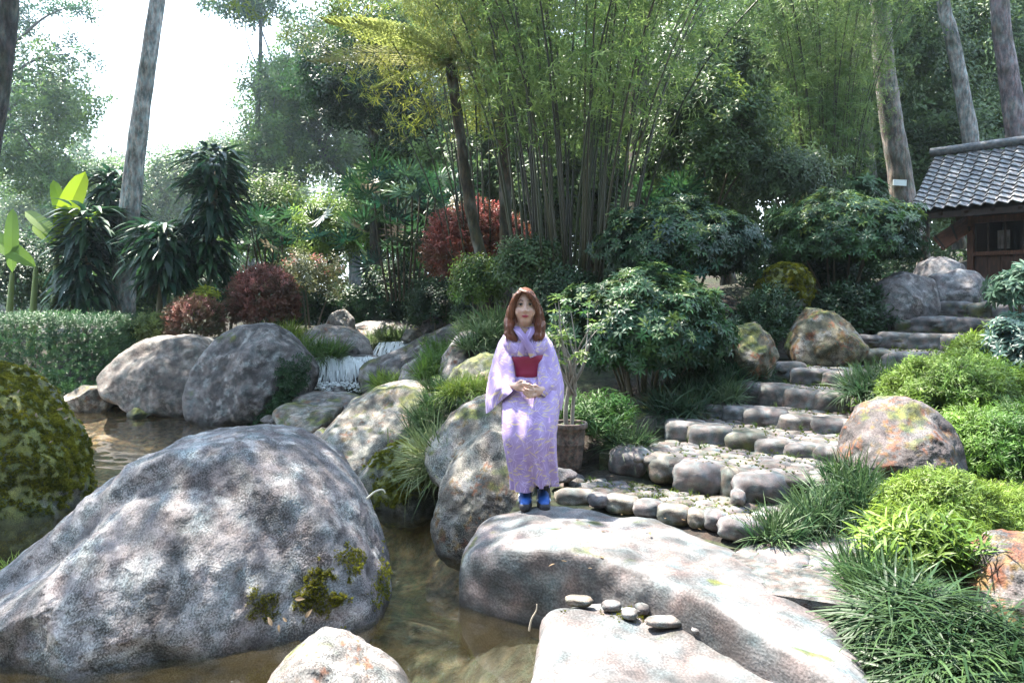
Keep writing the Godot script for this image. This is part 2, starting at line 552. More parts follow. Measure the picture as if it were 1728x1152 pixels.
func make_ground() -> void:
	# the bed of the pond
	for q in [[-0.6, -3.6], [-0.1, -4.6], [-0.9, -5.4], [-1.7, -6.3], [-3.2, -6.8], [-4.4, -8.4], [-3.6, -9.6], [-4.9, -10.2], [-2.6, -8.6], [-3, -2.6], [-1.2, -2.4], [0.0, -2.9], [-5.6, -6], [-7.5, -8], [-4.5, -4], [-2, -4.4], [-2.1, -7.6], [-1.9, -9.4], [-6.5, -9.6], [-7, -3], [-9.5, -9.4], [-4.4, -5.2], [-0.35, -5.1], [-2.9, -10.4], [-6, 0], [-2, -1]]:
		ctrl.append(Vector3(q[0], -0.42, q[1]))
	# dry land, by where it shows
	for q in [[60, 655, 12.6], [200, 660, 13.2], [-150, 660, 12.5], [250, 560, 15], [100, 560, 16], [-200, 555, 16], [340, 560, 15], [450, 548, 14.5], [540, 545, 14.5], [620, 545, 17], [540, 600, 13], [600, 590, 13.4], [700, 545, 17],
			[760, 565, 13.5], [820, 510, 12.5], [720, 645, 11.2], [690, 620, 12.6], [660, 612, 12.9], [680, 590, 14.0], [790, 640, 10], [840, 620, 9], [770, 680, 8.4], [850, 700, 7], [740, 740, 7.2], [880, 660, 7.5], [900, 560, 9.5], [950, 470, 10.5], [1050, 470, 11], [1000, 700, 6.6], [1080, 690, 7.2],
			[960, 792, 5.8], [1040, 780, 5.9], [950, 812, 5.35], [1100, 820, 5.2], [1200, 850, 4.85], [1300, 880, 4.5], [1330, 860, 4.6], [1180, 640, 8], [1280, 620, 8], [1330, 600, 8.6], [1450, 600, 8.6], [1300, 510, 10], [1450, 520, 10], [1250, 480, 11], [1600, 500, 10.5],
			[1700, 484, 11.4], [1800, 480, 11.5], [1500, 470, 12], [1650, 470, 13], [1620, 690, 5.9], [1700, 640, 6.4], [1800, 640, 6.5], [1560, 700, 5.8], [1540, 860, 4.6], [1650, 800, 4.9], [1750, 790, 4.9], [1000, 868, 4.62], [1100, 880, 4.45], [1200, 900, 4.25], [1270, 925, 4.05], [1400, 985, 3.6], [1330, 955, 3.8], [1480, 970, 3.6], [1400, 930, 4.1], [1500, 930, 4.0], [1600, 1010, 3.4], [1700, 1010, 3.5], [1850, 960, 3.7]]:
		ctrl.append(P(q[0], q[1], q[2]) - Vector3(0, 0.05, 0))
	for q in [[0.6, -0.08, -3.9], [1.2, 0.02, -3.2], [0.6, -0.05, -3.0], [1.5, 0.02, -2.4], [2.2, 0.2, -2.2], [1.0, -0.1, -1.2], [3.5, 0.7, -2.5], [4, 0.7, 0], [0, -0.2, 0.5], [6, 1.6, -5.5], [8, 2.2, -9]]: ctrl.append(Vector3(q[0], q[1], q[2]))
	for s in STEPS:
		for k in 2:
			var p := P(s[k][0], s[k][1], s[k][2])
			ctrl.append(p - Vector3(0, 0.14, 0.12))
	for q in [[-20, 1.3, -22], [-8, 1.4, -24], [0, 2.0, -24], [8, 2.6, -24], [16, 3.2, -20], [-20, 1.2, -14], [-12, 1.1, -15], [14, 3, -12], [-30, 2, -45], [0, 3, -45], [30, 5, -45], [20, 3.4, 0], [-16, 0.6, -4], [-12, 0.4, -8], [-14, 0.5, 4], [12, 2.2, 6], [0, 1.5, 8]]: ctrl.append(Vector3(q[0], q[1], q[2]))
	var nx := 190
	var nz := 190
	var pos := PackedVector3Array()
	var col := PackedColorArray()
	for j in nz:
		for i in nx:
			var u := 2.0 * i / (nx - 1) - 1.0
			var v := float(j) / (nz - 1)
			var x := 9.0 * u + 41.0 * pow(u, 5.0)
			var z := 9.0 - 24.0 * v - 55.0 * pow(v, 5.0)
			var y := ground_y(x, z)
			y += nA.get_noise_2d(x * 1.1, z * 1.1) * 0.05 + nB.get_noise_2d(x * 3.1, z * 3.1) * 0.02
			pos.append(Vector3(x, y, z))
			var w := nA.get_noise_2d(x * 0.8 + 40, z * 0.8)
			var c := Color(0.042, 0.031, 0.020).lerp(Color(0.028, 0.042, 0.012), sst(-0.15, 0.25, w))
			if y < 0.03: c = Color(0.5, 0.33, 0.14).lerp(Color(0.15, 0.14, 0.075), sst(-6.5, -4.6, z)).lerp(Color(0.2, 0.145, 0.07).lerp(Color(0.07, 0.07, 0.04), sst(-6.5, -4.6, z)), sst(-0.25, 0.3, w + 0.4 * nB.get_noise_2d(x * 3, z * 3)))
			col.append(c)
	# along -z the rows run away from the camera: turn the sheet so that it faces up
	var flip := PackedVector3Array()
	var fcol := PackedColorArray()
	for j in nz:
		for i in nx:
			flip.append(pos[j * nx + i])
			fcol.append(col[j * nx + i])
	struct("ground", grid_mesh(flip, nx, nz, fcol), M.soil)

func water_sheet(called: String, x0: float, x1: float, z0: float, z1: float, y: float, n: int, amp: float) -> void:
	var pos := PackedVector3Array()
	for j in n:
		for i in n:
			var x := lerpf(x0, x1, float(i) / (n - 1))
			var z := lerpf(z0, z1, float(j) / (n - 1))
			var far := sst(-5.0, -8.0, z)
			pos.append(Vector3(x, y + nB.get_noise_2d(x * 2.2, z * 4.2) * amp * lerpf(0.35, 1.3, far) + nA.get_noise_2d(x * 1.0, z * 1.6) * amp * 0.8, z))
	struct(called, grid_mesh(pos, n, n), M.water)

# front edge of each step: left and right end as [px, py, distance]
const STEPS := [
	[[1036, 760, 5.55], [1345, 806, 4.85]],
	[[1131, 716, 6.15], [1432, 757, 5.35]],
	[[1193, 687, 6.65], [1462, 716, 5.85]],
	[[1250, 649, 7.05], [1492, 674, 6.35]],
	[[1293, 616, 7.55], [1512, 634, 6.95]],
	[[1435, 589, 7.95], [1642, 603, 7.45]],
	[[1455, 565, 8.5], [1706, 571, 8.05]],
	[[1515, 537, 9.05], [1716, 540, 8.65]],
	[[1597, 509, 9.6], [1735, 513, 9.25]],
	[[1645, 488, 10.1], [1755, 490, 9.8]],
]
const FACES := [
	[[1036, 757, 1103, 805, 5.5], [1101, 770, 1155, 813, 5.35], [1148, 782, 1233, 837, 5.15], [1222, 793, 1259, 848, 5.05], [1250, 802, 1340, 853, 4.9], [1241, 832, 1264, 854, 4.82]],
	[[1131, 713, 1200, 753, 6.1], [1172, 721, 1244, 770, 5.9], [1237, 731, 1303, 777, 5.75], [1287, 744, 1346, 787, 5.6], [1335, 751, 1394, 792, 5.5], [1386, 757, 1436, 795, 5.38]],
	[[1193, 684, 1237, 711, 6.6], [1230, 688, 1281, 717, 6.42], [1267, 691, 1336, 731, 6.25], [1325, 702, 1386, 739, 6.1], [1380, 707, 1441, 746, 5.98], [1432, 712, 1466, 748, 5.88]],
	[[1250, 646, 1297, 686, 7.0], [1291, 650, 1346, 692, 6.85], [1335, 657, 1396, 702, 6.7], [1387, 663, 1453, 704, 6.55], [1448, 670, 1494, 710, 6.42]],
	[[1293, 612, 1367, 646, 7.5], [1347, 622, 1409, 653, 7.3], [1402, 628, 1471, 656, 7.12], [1465, 630, 1514, 658, 7.0]],
	[[1435, 588, 1476, 613, 7.9], [1468, 590, 1513, 621, 7.8], [1504, 595, 1601, 627, 7.65], [1592, 600, 1644, 630, 7.5]],
	[[1455, 566, 1500, 586, 8.5], [1495, 561, 1546, 593, 8.4], [1540, 563, 1599, 597, 8.3], [1592, 564, 1656, 602, 8.2], [1650, 567, 1708, 600, 8.1]],
	[[1515, 540, 1553, 560, 9.0], [1547, 534, 1621, 562, 8.9], [1615, 536, 1669, 567, 8.8], [1664, 538, 1718, 567, 8.7]],
	[[1597, 508, 1646, 535, 9.5], [1640, 510, 1691, 536, 9.4], [1684, 512, 1735, 542, 9.3]],
	[[1645, 487, 1711, 512, 10.0], [1702, 488, 1756, 514, 9.85]],
]

func make_stones() -> void:
	for k in 6: S["pebble_%d" % k] = pebble_mesh(8, 3.2, 0.09, 3.7 * k + 1.0, ["pale", "grey", "tan", "pale", "grey", "tan2"][k])  # paler stones for the treads: their sky light is put into the colour
	for k in 6: S["step_%d" % k] = pebble_mesh(20, 5.5, 0.06, 5.1 * k + 2.0, ["dark", "steps", "tan2", "steps", "dark", "mossy"][k])  # darker, mossier stones for the step faces, with riser shade painted in
	for k in 4: S["round_%d" % k] = pebble_mesh(18, 3.0, 0.08, 6.3 * k + 2.0, ["pale", "grey", "tan", "grey"][k])
	var pebbles := []
	for k in 6: pebbles.append(S["pebble_%d" % k])
	var steps := []
	for k in 6: steps.append(S["step_%d" % k])
	var rounds := []
	for k in 4: rounds.append(S["round_%d" % k])
	# the stair: its risers, then the cobbles of each tread on packed earth
	var stair := Node3D.new()
	stair.name = "stone_stairs"
	stair.set_meta("kind", "structure")
	add_child(stair, true)
	rng.seed = 77
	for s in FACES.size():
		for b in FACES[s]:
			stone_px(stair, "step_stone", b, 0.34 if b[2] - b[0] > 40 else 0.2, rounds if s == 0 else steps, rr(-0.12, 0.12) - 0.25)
	for s in STEPS.size():
		var l := P(STEPS[s][0][0], STEPS[s][0][1], STEPS[s][0][2])
		var r := P(STEPS[s][1][0], STEPS[s][1][1], STEPS[s][1][2])
		var l2: Vector3
		var r2: Vector3
		if s < STEPS.size() - 1:
			l2 = P(STEPS[s + 1][0][0], STEPS[s + 1][0][1], STEPS[s + 1][0][2])
			r2 = P(STEPS[s + 1][1][0], STEPS[s + 1][1][1], STEPS[s + 1][1][2])
		else:
			l2 = l + Vector3(0.3, 0, -0.7)
			r2 = r + Vector3(0.5, 0, -0.7)
		var y := minf(l.y, r.y) - 0.02
		var st := start()
		var q := [l + Vector3(-0.1, 0, -0.1), r + Vector3(0.3, 0, -0.1), r2 + Vector3(0.3, 0, -0.25), l2 + Vector3(-0.4, 0, -0.3)]
		for k in 4: q[k].y = y + (l.y - y if k == 0 or k == 3 else r.y - y) * 0.5 - 0.012
		earth_block(st, q, 0.5)
		part("packed_earth", st.commit(), M.soil, stair)
		var along := (r - l)
		for k in 150:                                    # moss and small weeds in the joints
			var p := l.lerp(r, rng.randf()).lerp(l2.lerp(r2, rng.randf()), rng.randf())
			p.y = l.y - rr(0.012, 0.03)
			put_sprig("tuftlet", p, Vector3(rr(-0.3, 0.3), 1, rr(-0.3, 0.3)), rr(0.014, 0.03), green(Color(0.06, 0.09, 0.02), Color(0.16, 0.2, 0.04), p * 4.0))
			if k % 9 == 0: put_sprig("tuft", p, Vector3.UP, rr(0.05, 0.11), green(Color(0.06, 0.12, 0.025), Color(0.14, 0.2, 0.05), p))
		var rows := clampi(int((l2 - l).length() / 0.10), 2, 6)
		for row in rows:
			var t := (row + 0.75) / (rows + 0.3)
			var a := l.lerp(l2, t)
			var c := r.lerp(r2, t)
			a.y = l.y; c.y = r.y
			a.x -= 0.05
			var len := (c - a).length()
			var x := rr(0.0, 0.08)
			while x < len:
				var w := rr(0.11, 0.25)
				var p := a.lerp(c, (x + w * 0.5) / len)
				var dep := (l2 - l).length() / rows * rr(0.85, 1.1)
				p.y -= 0.052 + rr(0.0, 0.016)
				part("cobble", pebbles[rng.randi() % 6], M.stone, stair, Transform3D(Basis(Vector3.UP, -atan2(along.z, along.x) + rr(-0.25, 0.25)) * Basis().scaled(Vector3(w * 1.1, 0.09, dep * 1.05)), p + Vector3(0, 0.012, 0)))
				x += w * 0.98
	empty_bag(stair, "joint_moss", M.moss)
	# the paved landing beside the flat rock
	var path := Node3D.new()
	path.name = "cobbled_landing"
	path.set_meta("kind", "structure")
	add_child(path, true)
	for b in [[996, 836, 1030, 856, 4.75], [1024, 838, 1080, 866, 4.72], [1075, 847, 1122, 874, 4.6], [1114, 855, 1168, 887, 4.5], [1166, 863, 1202, 891, 4.42], [1194, 866, 1230, 896, 4.36], [1222, 878, 1292, 914, 4.2], [940, 828, 1004, 856, 4.95]]:
		stone_px(path, "kerb_stone", b, 0.17, rounds, rr(-0.3, 0.1))
	var corner := [P(925, 800, 5.55), P(1345, 858, 4.75), P(1275, 890, 4.42), P(1000, 842, 4.95)]
	var front_l: Vector3 = corner[3]
	var front_r: Vector3 = corner[2]
	var back_l: Vector3 = P(930, 796, 5.65)
	var back_r: Vector3 = P(1330, 850, 4.9)
	var rows := 6
	for row in rows:
		var t := (row + 0.5) / rows
		var a := front_l.lerp(back_l, t)
		var c := front_r.lerp(back_r, t)
		var len := (c - a).length()
		var x := rr(0.0, 0.1)
		while x < len:
			var w := rr(0.10, 0.24)
			var p := a.lerp(c, (x + w * 0.5) / len)
			p.y += rr(-0.065, -0.045)
			p.z += rr(-0.015, 0.015)
			part("cobble", pebbles[rng.randi() % 6], M.stone, path, Transform3D(Basis(Vector3.UP, 0.5 + rr(-0.4, 0.4)) * Basis().scaled(Vector3(w * 1.1, 0.12, rr(0.12, 0.16))), p))
			x += w * 0.95
	var st := start()
	earth_block(st, [front_l + Vector3(-0.6, -0.045, 0.40), front_r + Vector3(0.15, -0.05, 0.36), back_r + Vector3(0.2, -0.03, -0.2), back_l + Vector3(-0.1, -0.03, -0.25)], 0.4)
	part("packed_earth", st.commit(), M.soil, path)
	for k in 700:
		var p := front_l.lerp(front_r, rng.randf()).lerp(back_l.lerp(back_r, rng.randf()), rng.randf())
		p.y -= rr(0.0, 0.018)
		put_sprig("tuftlet", p, Vector3(rr(-0.3, 0.3), 1, rr(-0.3, 0.3)), rr(0.012, 0.026), green(Color(0.07, 0.10, 0.02), Color(0.2, 0.23, 0.05), p * 4.0))
		if k % 12 == 0: put_sprig("tuft", p, Vector3.UP, rr(0.05, 0.09), green(Color(0.08, 0.14, 0.03), Color(0.18, 0.24, 0.06), p))
	empty_bag(path, "joint_moss", M.moss)
	# pale flat paving sunk in sand at the right
	var pave := Node3D.new()
	pave.name = "sunken_paving"
	pave.set_meta("kind", "structure")
	add_child(pave, true)
	var pa := P(1290, 930, 3.95)
	var pb := P(1500, 948, 3.72)
	var pc := P(1490, 900, 4.25)
	var pd := P(1330, 905, 4.25)
	st = start()
	earth_block(st, [pa + Vector3(-0.5, -0.03, 0.35), pb + Vector3(0.0, -0.03, 0.65), pc + Vector3(0.3, -0.02, -0.2), pd + Vector3(-0.1, -0.02, -0.1)], 0.3, Color(0.2, 0.185, 0.175))
	part("sand", st.commit(), M.soil, pave)
	for row in 6:
		for k in 8:
			var t := (row - 0.5 + rr(-0.2, 0.2)) / 5.0
			var p := pa.lerp(pd, t).lerp(pb.lerp(pc, t), (k + rr(-0.2, 0.2) + 0.3) / 7.5)
			part("paving_stone", pebbles[[0, 4, 0, 1][rng.randi() % 4]], M.stone, pave, Transform3D(Basis(Vector3.UP, rr(0, 6)) * Basis().scaled(Vector3(rr(0.10, 0.18), 0.06, rr(0.08, 0.12))), p + Vector3(0, -0.04, 0)))

func earth_block(st: SurfaceTool, q: Array, deep: float, colour := Color(0.045, 0.055, 0.02)) -> void:
	st.set_color(colour)
	st.set_normal(Vector3.UP)
	for t in [0, 3, 2, 0, 2, 1]: st.add_vertex(q[t])
	for k in 4:
		var a: Vector3 = q[k]
		var b: Vector3 = q[(k + 1) % 4]
		var n := (b - a).cross(Vector3.UP).normalized()
		st.set_normal(n * (1.0 if n.dot((a + b) * 0.5 - (q[0] + q[2]) * 0.5) > 0 else -1.0))
		var dn := Vector3(0, -deep, 0)
		for v in [a, b, b + dn, a, b + dn, a + dn]: st.add_vertex(v)

func make_rocks() -> void:
	var big := boulder("huge grey boulder with pale lichen patches filling the left foreground of the pond", "grey", [[-60, 1020], [50, 935], [120, 880], [212, 800], [243, 790], [256, 760], [330, 736], [440, 729], [492, 742], [556, 778], [600, 822], [630, 880], [646, 930], [656, 985], [645, 1075], [430, 1110], [100, 1110], [-140, 1090], [-150, 1030]], 4.35, 1.08, {"n": 250, "wet": true, "rough": 0.05, "lean": 0.3, "e": 2.4, "cuts": 3, "planes": [[-0.75, 0.35, 0.6, 0.66], [0.15, 0.35, 0.95, 0.74], [0.62, 0.1, 0.75, 0.78], [-0.1, 0.85, 0.55, 0.72], [-0.3, -0.1, 0.9, 0.82]]})
	boulder("white pointed stone tip rising from the water at the bottom edge", "pale", [[440, 1170], [470, 1125], [520, 1084], [562, 1094], [662, 1154], [720, 1220], [420, 1230]], 3.2, 0.32, {"called": "stone", "n": 70, "rough": 0.04, "e": 3.0, "wet": true, "lean": 0.6})
	var mossy := boulder("round boulder wrapped in thick yellow-green moss at the left edge of the pond", "green", [[-30, 622], [14, 625], [46, 645], [76, 682], [100, 722], [114, 768], [118, 815], [124, 870], [110, 950], [20, 970], [-100, 970], [-200, 930], [-205, 850], [-200, 690], [-100, 630]], 6.2, 0.75, {"n": 150, "wet": true, "lean": 0.3, "cuts": 2})
	boulder("broad brownish boulder with a flat sloping top left of the dark boulder", "tan2", [[172, 634], [212, 592], [258, 568], [300, 565], [350, 570], [378, 600], [372, 650], [352, 700], [300, 704], [235, 695], [186, 668]], 11.7, 0.8, {"n": 100, "wet": true, "lean": 0.5})
	boulder("tall dark dome-shaped boulder with white lichen and creeping ivy at the far shore", "dark", [[317, 668], [328, 622], [366, 572], [400, 551], [440, 544], [476, 553], [510, 590], [536, 622], [531, 664], [500, 712], [430, 722], [350, 720], [320, 695]], 11.0, 0.75, {"n": 120, "wet": true, "lean": 0.35})
	boulder("small brown rock half hidden left of the broad boulder by the hedge", "tan", [[110, 668], [140, 650], [176, 649], [192, 680], [172, 706], [120, 700]], 11.6, 0.3, {"wet": true})
	boulder("small low mossy stone at the waterline between the two far boulders", "mossy", [[214, 697], [230, 687], [252, 688], [262, 698], [240, 708], [218, 706]], 11.0, 0.15, {"called": "stone", "n": 30, "wet": true})
	boulder("flat dark-fronted slab below the waterfall with a sunlit top", "pale", [[496, 668], [520, 662], [580, 664], [610, 672], [590, 692], [530, 694], [503, 684]], 10.5, 0.4, {"called": "stone", "e": 4.0, "lean": 2.2, "rough": 0.04})
	boulder("blunt boat-shaped stone with a sunlit flat top at the foot of the cascade", "tan", [[463, 690], [480, 680], [530, 688], [578, 684], [566, 708], [542, 726], [500, 728], [472, 714]], 9.7, 0.42, {"e": 3.4, "lean": 1.6, "wet": true, "called": "stone"})
	boulder("small pale stone in the water left of the boat-shaped stone", "pale", [[438, 708], [450, 700], [472, 702], [478, 714], [455, 720]], 10.0, 0.12, {"called": "stone", "n": 30, "wet": true})
	boulder("white wedge of stone at the left foot of the large sloping boulder", "pale", [[516, 742], [540, 722], [566, 735], [585, 762], [560, 772], [525, 768]], 8.0, 0.3, {"called": "stone", "n": 40, "wet": true})
	boulder("large sloping boulder with a sunlit top and dark face in the middle of the pond", "tan", [[535, 752], [556, 720], [590, 682], [640, 650], [690, 645], [736, 656], [748, 692], [742, 725], [705, 760], [640, 800], [600, 815], [580, 800], [560, 775]], 7.9, 0.75, {"n": 120, "wet": true, "lean": 0.9, "e": 2.8})
	var low := boulder("low mossy boulder behind the huge boulder with grass spilling over it", "mossy", [[598, 806], [640, 762], [680, 752], [740, 745], [785, 775], [772, 840], [720, 880], [660, 885], [612, 845]], 6.35, 0.5, {"n": 90, "wet": true, "lean": 0.6})
	boulder("pale slanting boulder behind the woman's hip", "tan", [[718, 748], [760, 702], [802, 672], [850, 655], [900, 670], [915, 760], [905, 850], [790, 850], [730, 800], [712, 772]], 5.85, 0.5, {"n": 100, "lean": 0.7, "e": 2.3})
	boulder("upright brown boulder that the woman leans against", "tan", [[728, 885], [744, 820], [772, 760], [826, 724], [872, 728], [905, 790], [900, 870], [850, 940], [770, 955], [738, 925]], 5.3, 0.36, {"n": 110, "wet": true, "lean": 0.45, "e": 2.6})
	boulder("narrow upright boulder high on the slope left of the woman", "pale", [[735, 655], [745, 602], [775, 562], [800, 555], [816, 575], [806, 610], [778, 650], [760, 668]], 9.2, 0.4, {"lean": 0.5})
	boulder("rounded slope boulder with lichen just left of the woman's sleeve", "mossy", [[738, 655], [770, 620], [815, 596], [845, 602], [850, 665], [800, 680], [750, 680]], 8.3, 0.4, {"lean": 0.6})
	boulder("ochre-tinted boulder tucked behind the woman's sleeve", "amber2", [[783, 664], [800, 636], [825, 622], [855, 630], [860, 690], [800, 690]], 7.3, 0.3, {"lean": 0.3})
	boulder("squat boulder with a bright worn face beside the dark ridge rock", "pale", [[671, 648], [680, 616], [705, 602], [730, 614], [738, 642], [700, 662]], 9.7, 0.3, {"lean": 0.5})
	boulder("long dark ridge rock slanting up to the right of the waterfall", "dark", [[612, 662], [606, 614], [655, 598], [690, 580], [740, 555], [790, 534], [806, 545], [770, 585], [722, 610], [690, 640], [668, 664], [640, 670]], 11.7, 0.45, {"n": 90, "wet": true, "lean": 1.0, "e": 3.0})
	boulder("low wide boulder with a sunlit top above the left of the waterfall", "pale", [[498, 580], [520, 555], [545, 547], [590, 553], [622, 572], [630, 606], [590, 612], [545, 608], [508, 598]], 13.0, 0.5, {"lean": 0.9})
	boulder("small white boulder crowning the waterfall, lit by the sun", "pale", [[551, 548], [560, 528], [580, 521], [596, 538], [600, 560], [560, 562]], 14.3, 0.35, {})
	boulder("wide pale flat rock behind the top of the waterfall", "pale", [[586, 552], [620, 541], [660, 539], [706, 545], [704, 566], [640, 580], [592, 572]], 15.2, 0.7, {"lean": 2.0, "e": 3.5})
	boulder("grey rounded rock right of the upper pool", "grey", [[706, 566], [714, 542], [734, 534], [758, 546], [745, 570]], 14.0, 0.3, {})
	boulder("pointed dark rock standing under the red round shrub", "dark", [[728, 545], [738, 512], [752, 503], [770, 518], [776, 550]], 14.6, 0.3, {})
	boulder("small brown stone at the edge of the upper cascade", "tan", [[676, 574], [685, 556], [706, 553], [716, 566], [705, 580]], 13.4, 0.2, {"called": "stone", "n": 36})
	boulder("small dark stone at the lip of the waterfall", "dark", [[578, 606], [588, 585], [600, 583], [608, 596], [600, 612]], 12.5, 0.2, {"called": "stone", "n": 36})
	boulder("small wet black stone in the foam under the waterfall", "dark", [[556, 662], [564, 652], [578, 651], [584, 662], [570, 668]], 11.4, 0.1, {"called": "stone", "n": 30})
	boulder("mossy boulder with rusty lichen at the right end of the big glossy shrub", "amber", [[1226, 572], [1245, 552], [1275, 548], [1300, 570], [1310, 600], [1292, 640], [1245, 640], [1228, 610]], 7.5, 0.35, {"n": 80})
	boulder("orange and green lichened boulder left of the stone steps", "amber", [[1330, 592], [1345, 546], [1370, 521], [1402, 528], [1440, 560], [1458, 588], [1442, 612], [1400, 622], [1342, 616]], 7.95, 0.42, {"n": 90, "lean": 0.45})
	var mossy2 := boulder("moss-covered green boulder under the right round shrub", "green", [[1278, 495], [1295, 460], [1320, 446], [1346, 450], [1368, 472], [1355, 520], [1288, 525]], 9.4, 0.4, {"lean": 0.4})
	boulder("grey lumpy boulder at the top of the steps below the hut", "grey", [[1562, 502], [1575, 465], [1602, 455], [1642, 458], [1662, 482], [1652, 520], [1600, 530]], 9.9, 0.4, {"n": 70})
	boulder("pale grey boulder behind the lumpy boulder near the hut post", "grey", [[1548, 470], [1560, 442], [1582, 431], [1612, 445], [1628, 480], [1580, 490]], 10.8, 0.4, {})
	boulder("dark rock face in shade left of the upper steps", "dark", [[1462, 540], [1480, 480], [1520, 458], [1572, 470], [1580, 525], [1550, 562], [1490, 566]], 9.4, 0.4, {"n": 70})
	boulder("rust-speckled boulder at the right of the lower steps", "rust", [[1424, 780], [1440, 725], [1470, 685], [1510, 667], [1562, 680], [1598, 720], [1606, 790], [1560, 850], [1480, 850], [1432, 815]], 5.05, 0.42, {"n": 120, "lean": 0.5})
	boulder("boulder covered with bright orange lichen at the right edge", "orange", [[1652, 1000], [1665, 932], [1700, 906], [1762, 905], [1832, 950], [1842, 1050], [1780, 1110], [1700, 1110], [1662, 1060]], 3.45, 0.3, {"n": 110, "lean": 0.4})
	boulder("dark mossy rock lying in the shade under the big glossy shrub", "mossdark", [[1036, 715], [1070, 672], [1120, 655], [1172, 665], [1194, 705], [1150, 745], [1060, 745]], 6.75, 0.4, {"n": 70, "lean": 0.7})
	boulder("smooth oval stone beside the foot of the flower pot", "grey", [[922, 806], [938, 790], [962, 793], [978, 800], [960, 812], [930, 814]], 5.3, 0.1, {"called": "stone", "n": 34})
	# the long flat rock she stands on, and the slab before it
	var a := []
	for q in [[768, 935, 0.3], [778, 892, 0.36], [806, 856, 0.4], [880, 838, 0.4], [950, 838, 0.4], [1040, 848, 0.4], [1150, 866, 0.4], [1245, 892, 0.4], [1325, 930, 0.4], [1400, 975, 0.4], [1455, 1030, 0.4], [1500, 1115, 0.38], [1545, 1190, 0.36], [1480, 1200, 0.3], [1400, 1135, 0.36], [1330, 1095, 0.36], [1260, 1060, 0.36], [1190, 1030, 0.36], [1090, 990, 0.36], [990, 955, 0.36], [880, 958, 0.3]]:
		var d: float = (EYE - q[2]) * F / (q[1] - HY)
		var w := P(q[0], q[1], d)
		a.append(Vector2(w.x, w.z))
	slab("long smooth pale rock under the woman's feet, sloping to the lower right", "pale2", a, func(x, z): return 0.405 + 0.01 * sin(x * 3.0) - 0.06 * sst(-0.05, -0.45, x) - 0.05 * sst(0.6, 1.7, x), -0.35, {"n": 300, "wet": true, "e": 5.0, "amp": 0.026, "axis": Vector2(0.606, 0.795), "stretch": 2.4})
	var b := []
	for q in [[915, 1004], [1000, 992], [1080, 1004], [1170, 1024], [1270, 1046], [1352, 1076], [1425, 1120], [1440, 1180], [1380, 1330], [1100, 1420], [880, 1330], [885, 1170], [895, 1080]]:
		var d: float = (EYE - 0.24) * F / (q[1] - HY)
		var w := P(q[0], q[1], d)
		b.append(Vector2(w.x, w.z))
	var near := slab("pale sunlit slab at the bottom edge in front of the long rock", "pale2", b, func(x, z): return 0.25 + 0.02 * sin(x * 2.0 + z), -0.3, {"n": 150, "wet": true, "e": 5.5, "amp": 0.03})
	rng.seed = 5
	var where := ["wedged behind the corner of the slab", "round, next to the long piece", "white, in the crack between slab and long rock", "small and angular, in the crack", "flat, half way along the crack", "larger, embedded along the crack", "thin, near the right of the crack", "last in the crack, toward the right"]
	var k := 0
	for q in [[948, 1002, 1006, 1020, 3.62], [1012, 1003, 1052, 1036, 3.5], [1046, 1021, 1078, 1044, 3.46], [1070, 1014, 1098, 1034, 3.5], [1082, 1030, 1160, 1062, 3.35], [1160, 1046, 1240, 1072, 3.25], [1240, 1066, 1310, 1092, 3.15], [1310, 1088, 1390, 1116, 3.0]]:
		var dist: float = (EYE - 0.262) * F / ((q[1] + q[3]) * 0.5 - HY)     # they lie on the rim of the slab
		var lo := P(q[0], q[3], dist)
		var hi := P(q[2], q[1], dist)
		var o := MeshInstance3D.new()
		o.name = numbered("stone")
		o.mesh = S["round_%d" % [2, 1, 0, 3, 0, 1, 0, 1][k]]
		o.material_override = M.stone
		o.transform = Transform3D(Basis(Vector3.UP, rr(-0.4, 0.1)) * Basis().scaled(Vector3((hi.x - lo.x) * 0.8, 0.045, 0.08)), Vector3((lo.x + hi.x) * 0.5, 0.255, -dist))
		add_child(o, true)
		tag(o, ["loose stone ", "loose stone, ", "loose stone, ", "loose stone, ", "loose stone, ", "loose stone, ", "loose stone, ", "loose stone, "][k] + where[k], "stone", "stones in the crack beside the slab")
		k += 1
	moss_on(near, 700, 0.011, [1180, 1040, 150, 14], "moss_patch")
	moss_on(mossy, 34000, 0.019, [])
	moss_on(mossy2, 4000, 0.03, [])
	moss_on(low, 5000, 0.02, [])
	moss_on(big, 1300, 0.015, [535, 1005, 40, 38], "moss_patch")
	moss_on(big, 500, 0.013, [590, 945, 22, 22], "moss_patch")
	moss_on(big, 500, 0.013, [445, 1025, 22, 26], "moss_patch")
	moss_on(big, 500, 0.013, [640, 985, 12, 40], "moss_patch")
# ------------------------------------------------------------------ plants
const DEEP := Color(0.022, 0.060, 0.026)
const MID := Color(0.045, 0.105, 0.030)
const FRESH := Color(0.115, 0.20, 0.035)
const LIME := Color(0.23, 0.30, 0.04)
const TEAL := Color(0.020, 0.062, 0.042)
const OLIVE := Color(0.09, 0.11, 0.03)

func along(y: Vector3, roll: float) -> Basis:            # a basis whose y runs along that way
	y = y.normalized()
	var x := (Vector3.RIGHT if absf(y.x) < 0.8 else Vector3.BACK)
	x = (x - y * x.dot(y)).normalized()
	return Basis(x, y, x.cross(y)) * Basis(Vector3.UP, roll)

func ball() -> Vector3:
	var v := Vector3(rng.randfn(), rng.randfn(), rng.randfn())
	return v.normalized() if v.length_squared() > 1e-6 else Vector3.UP

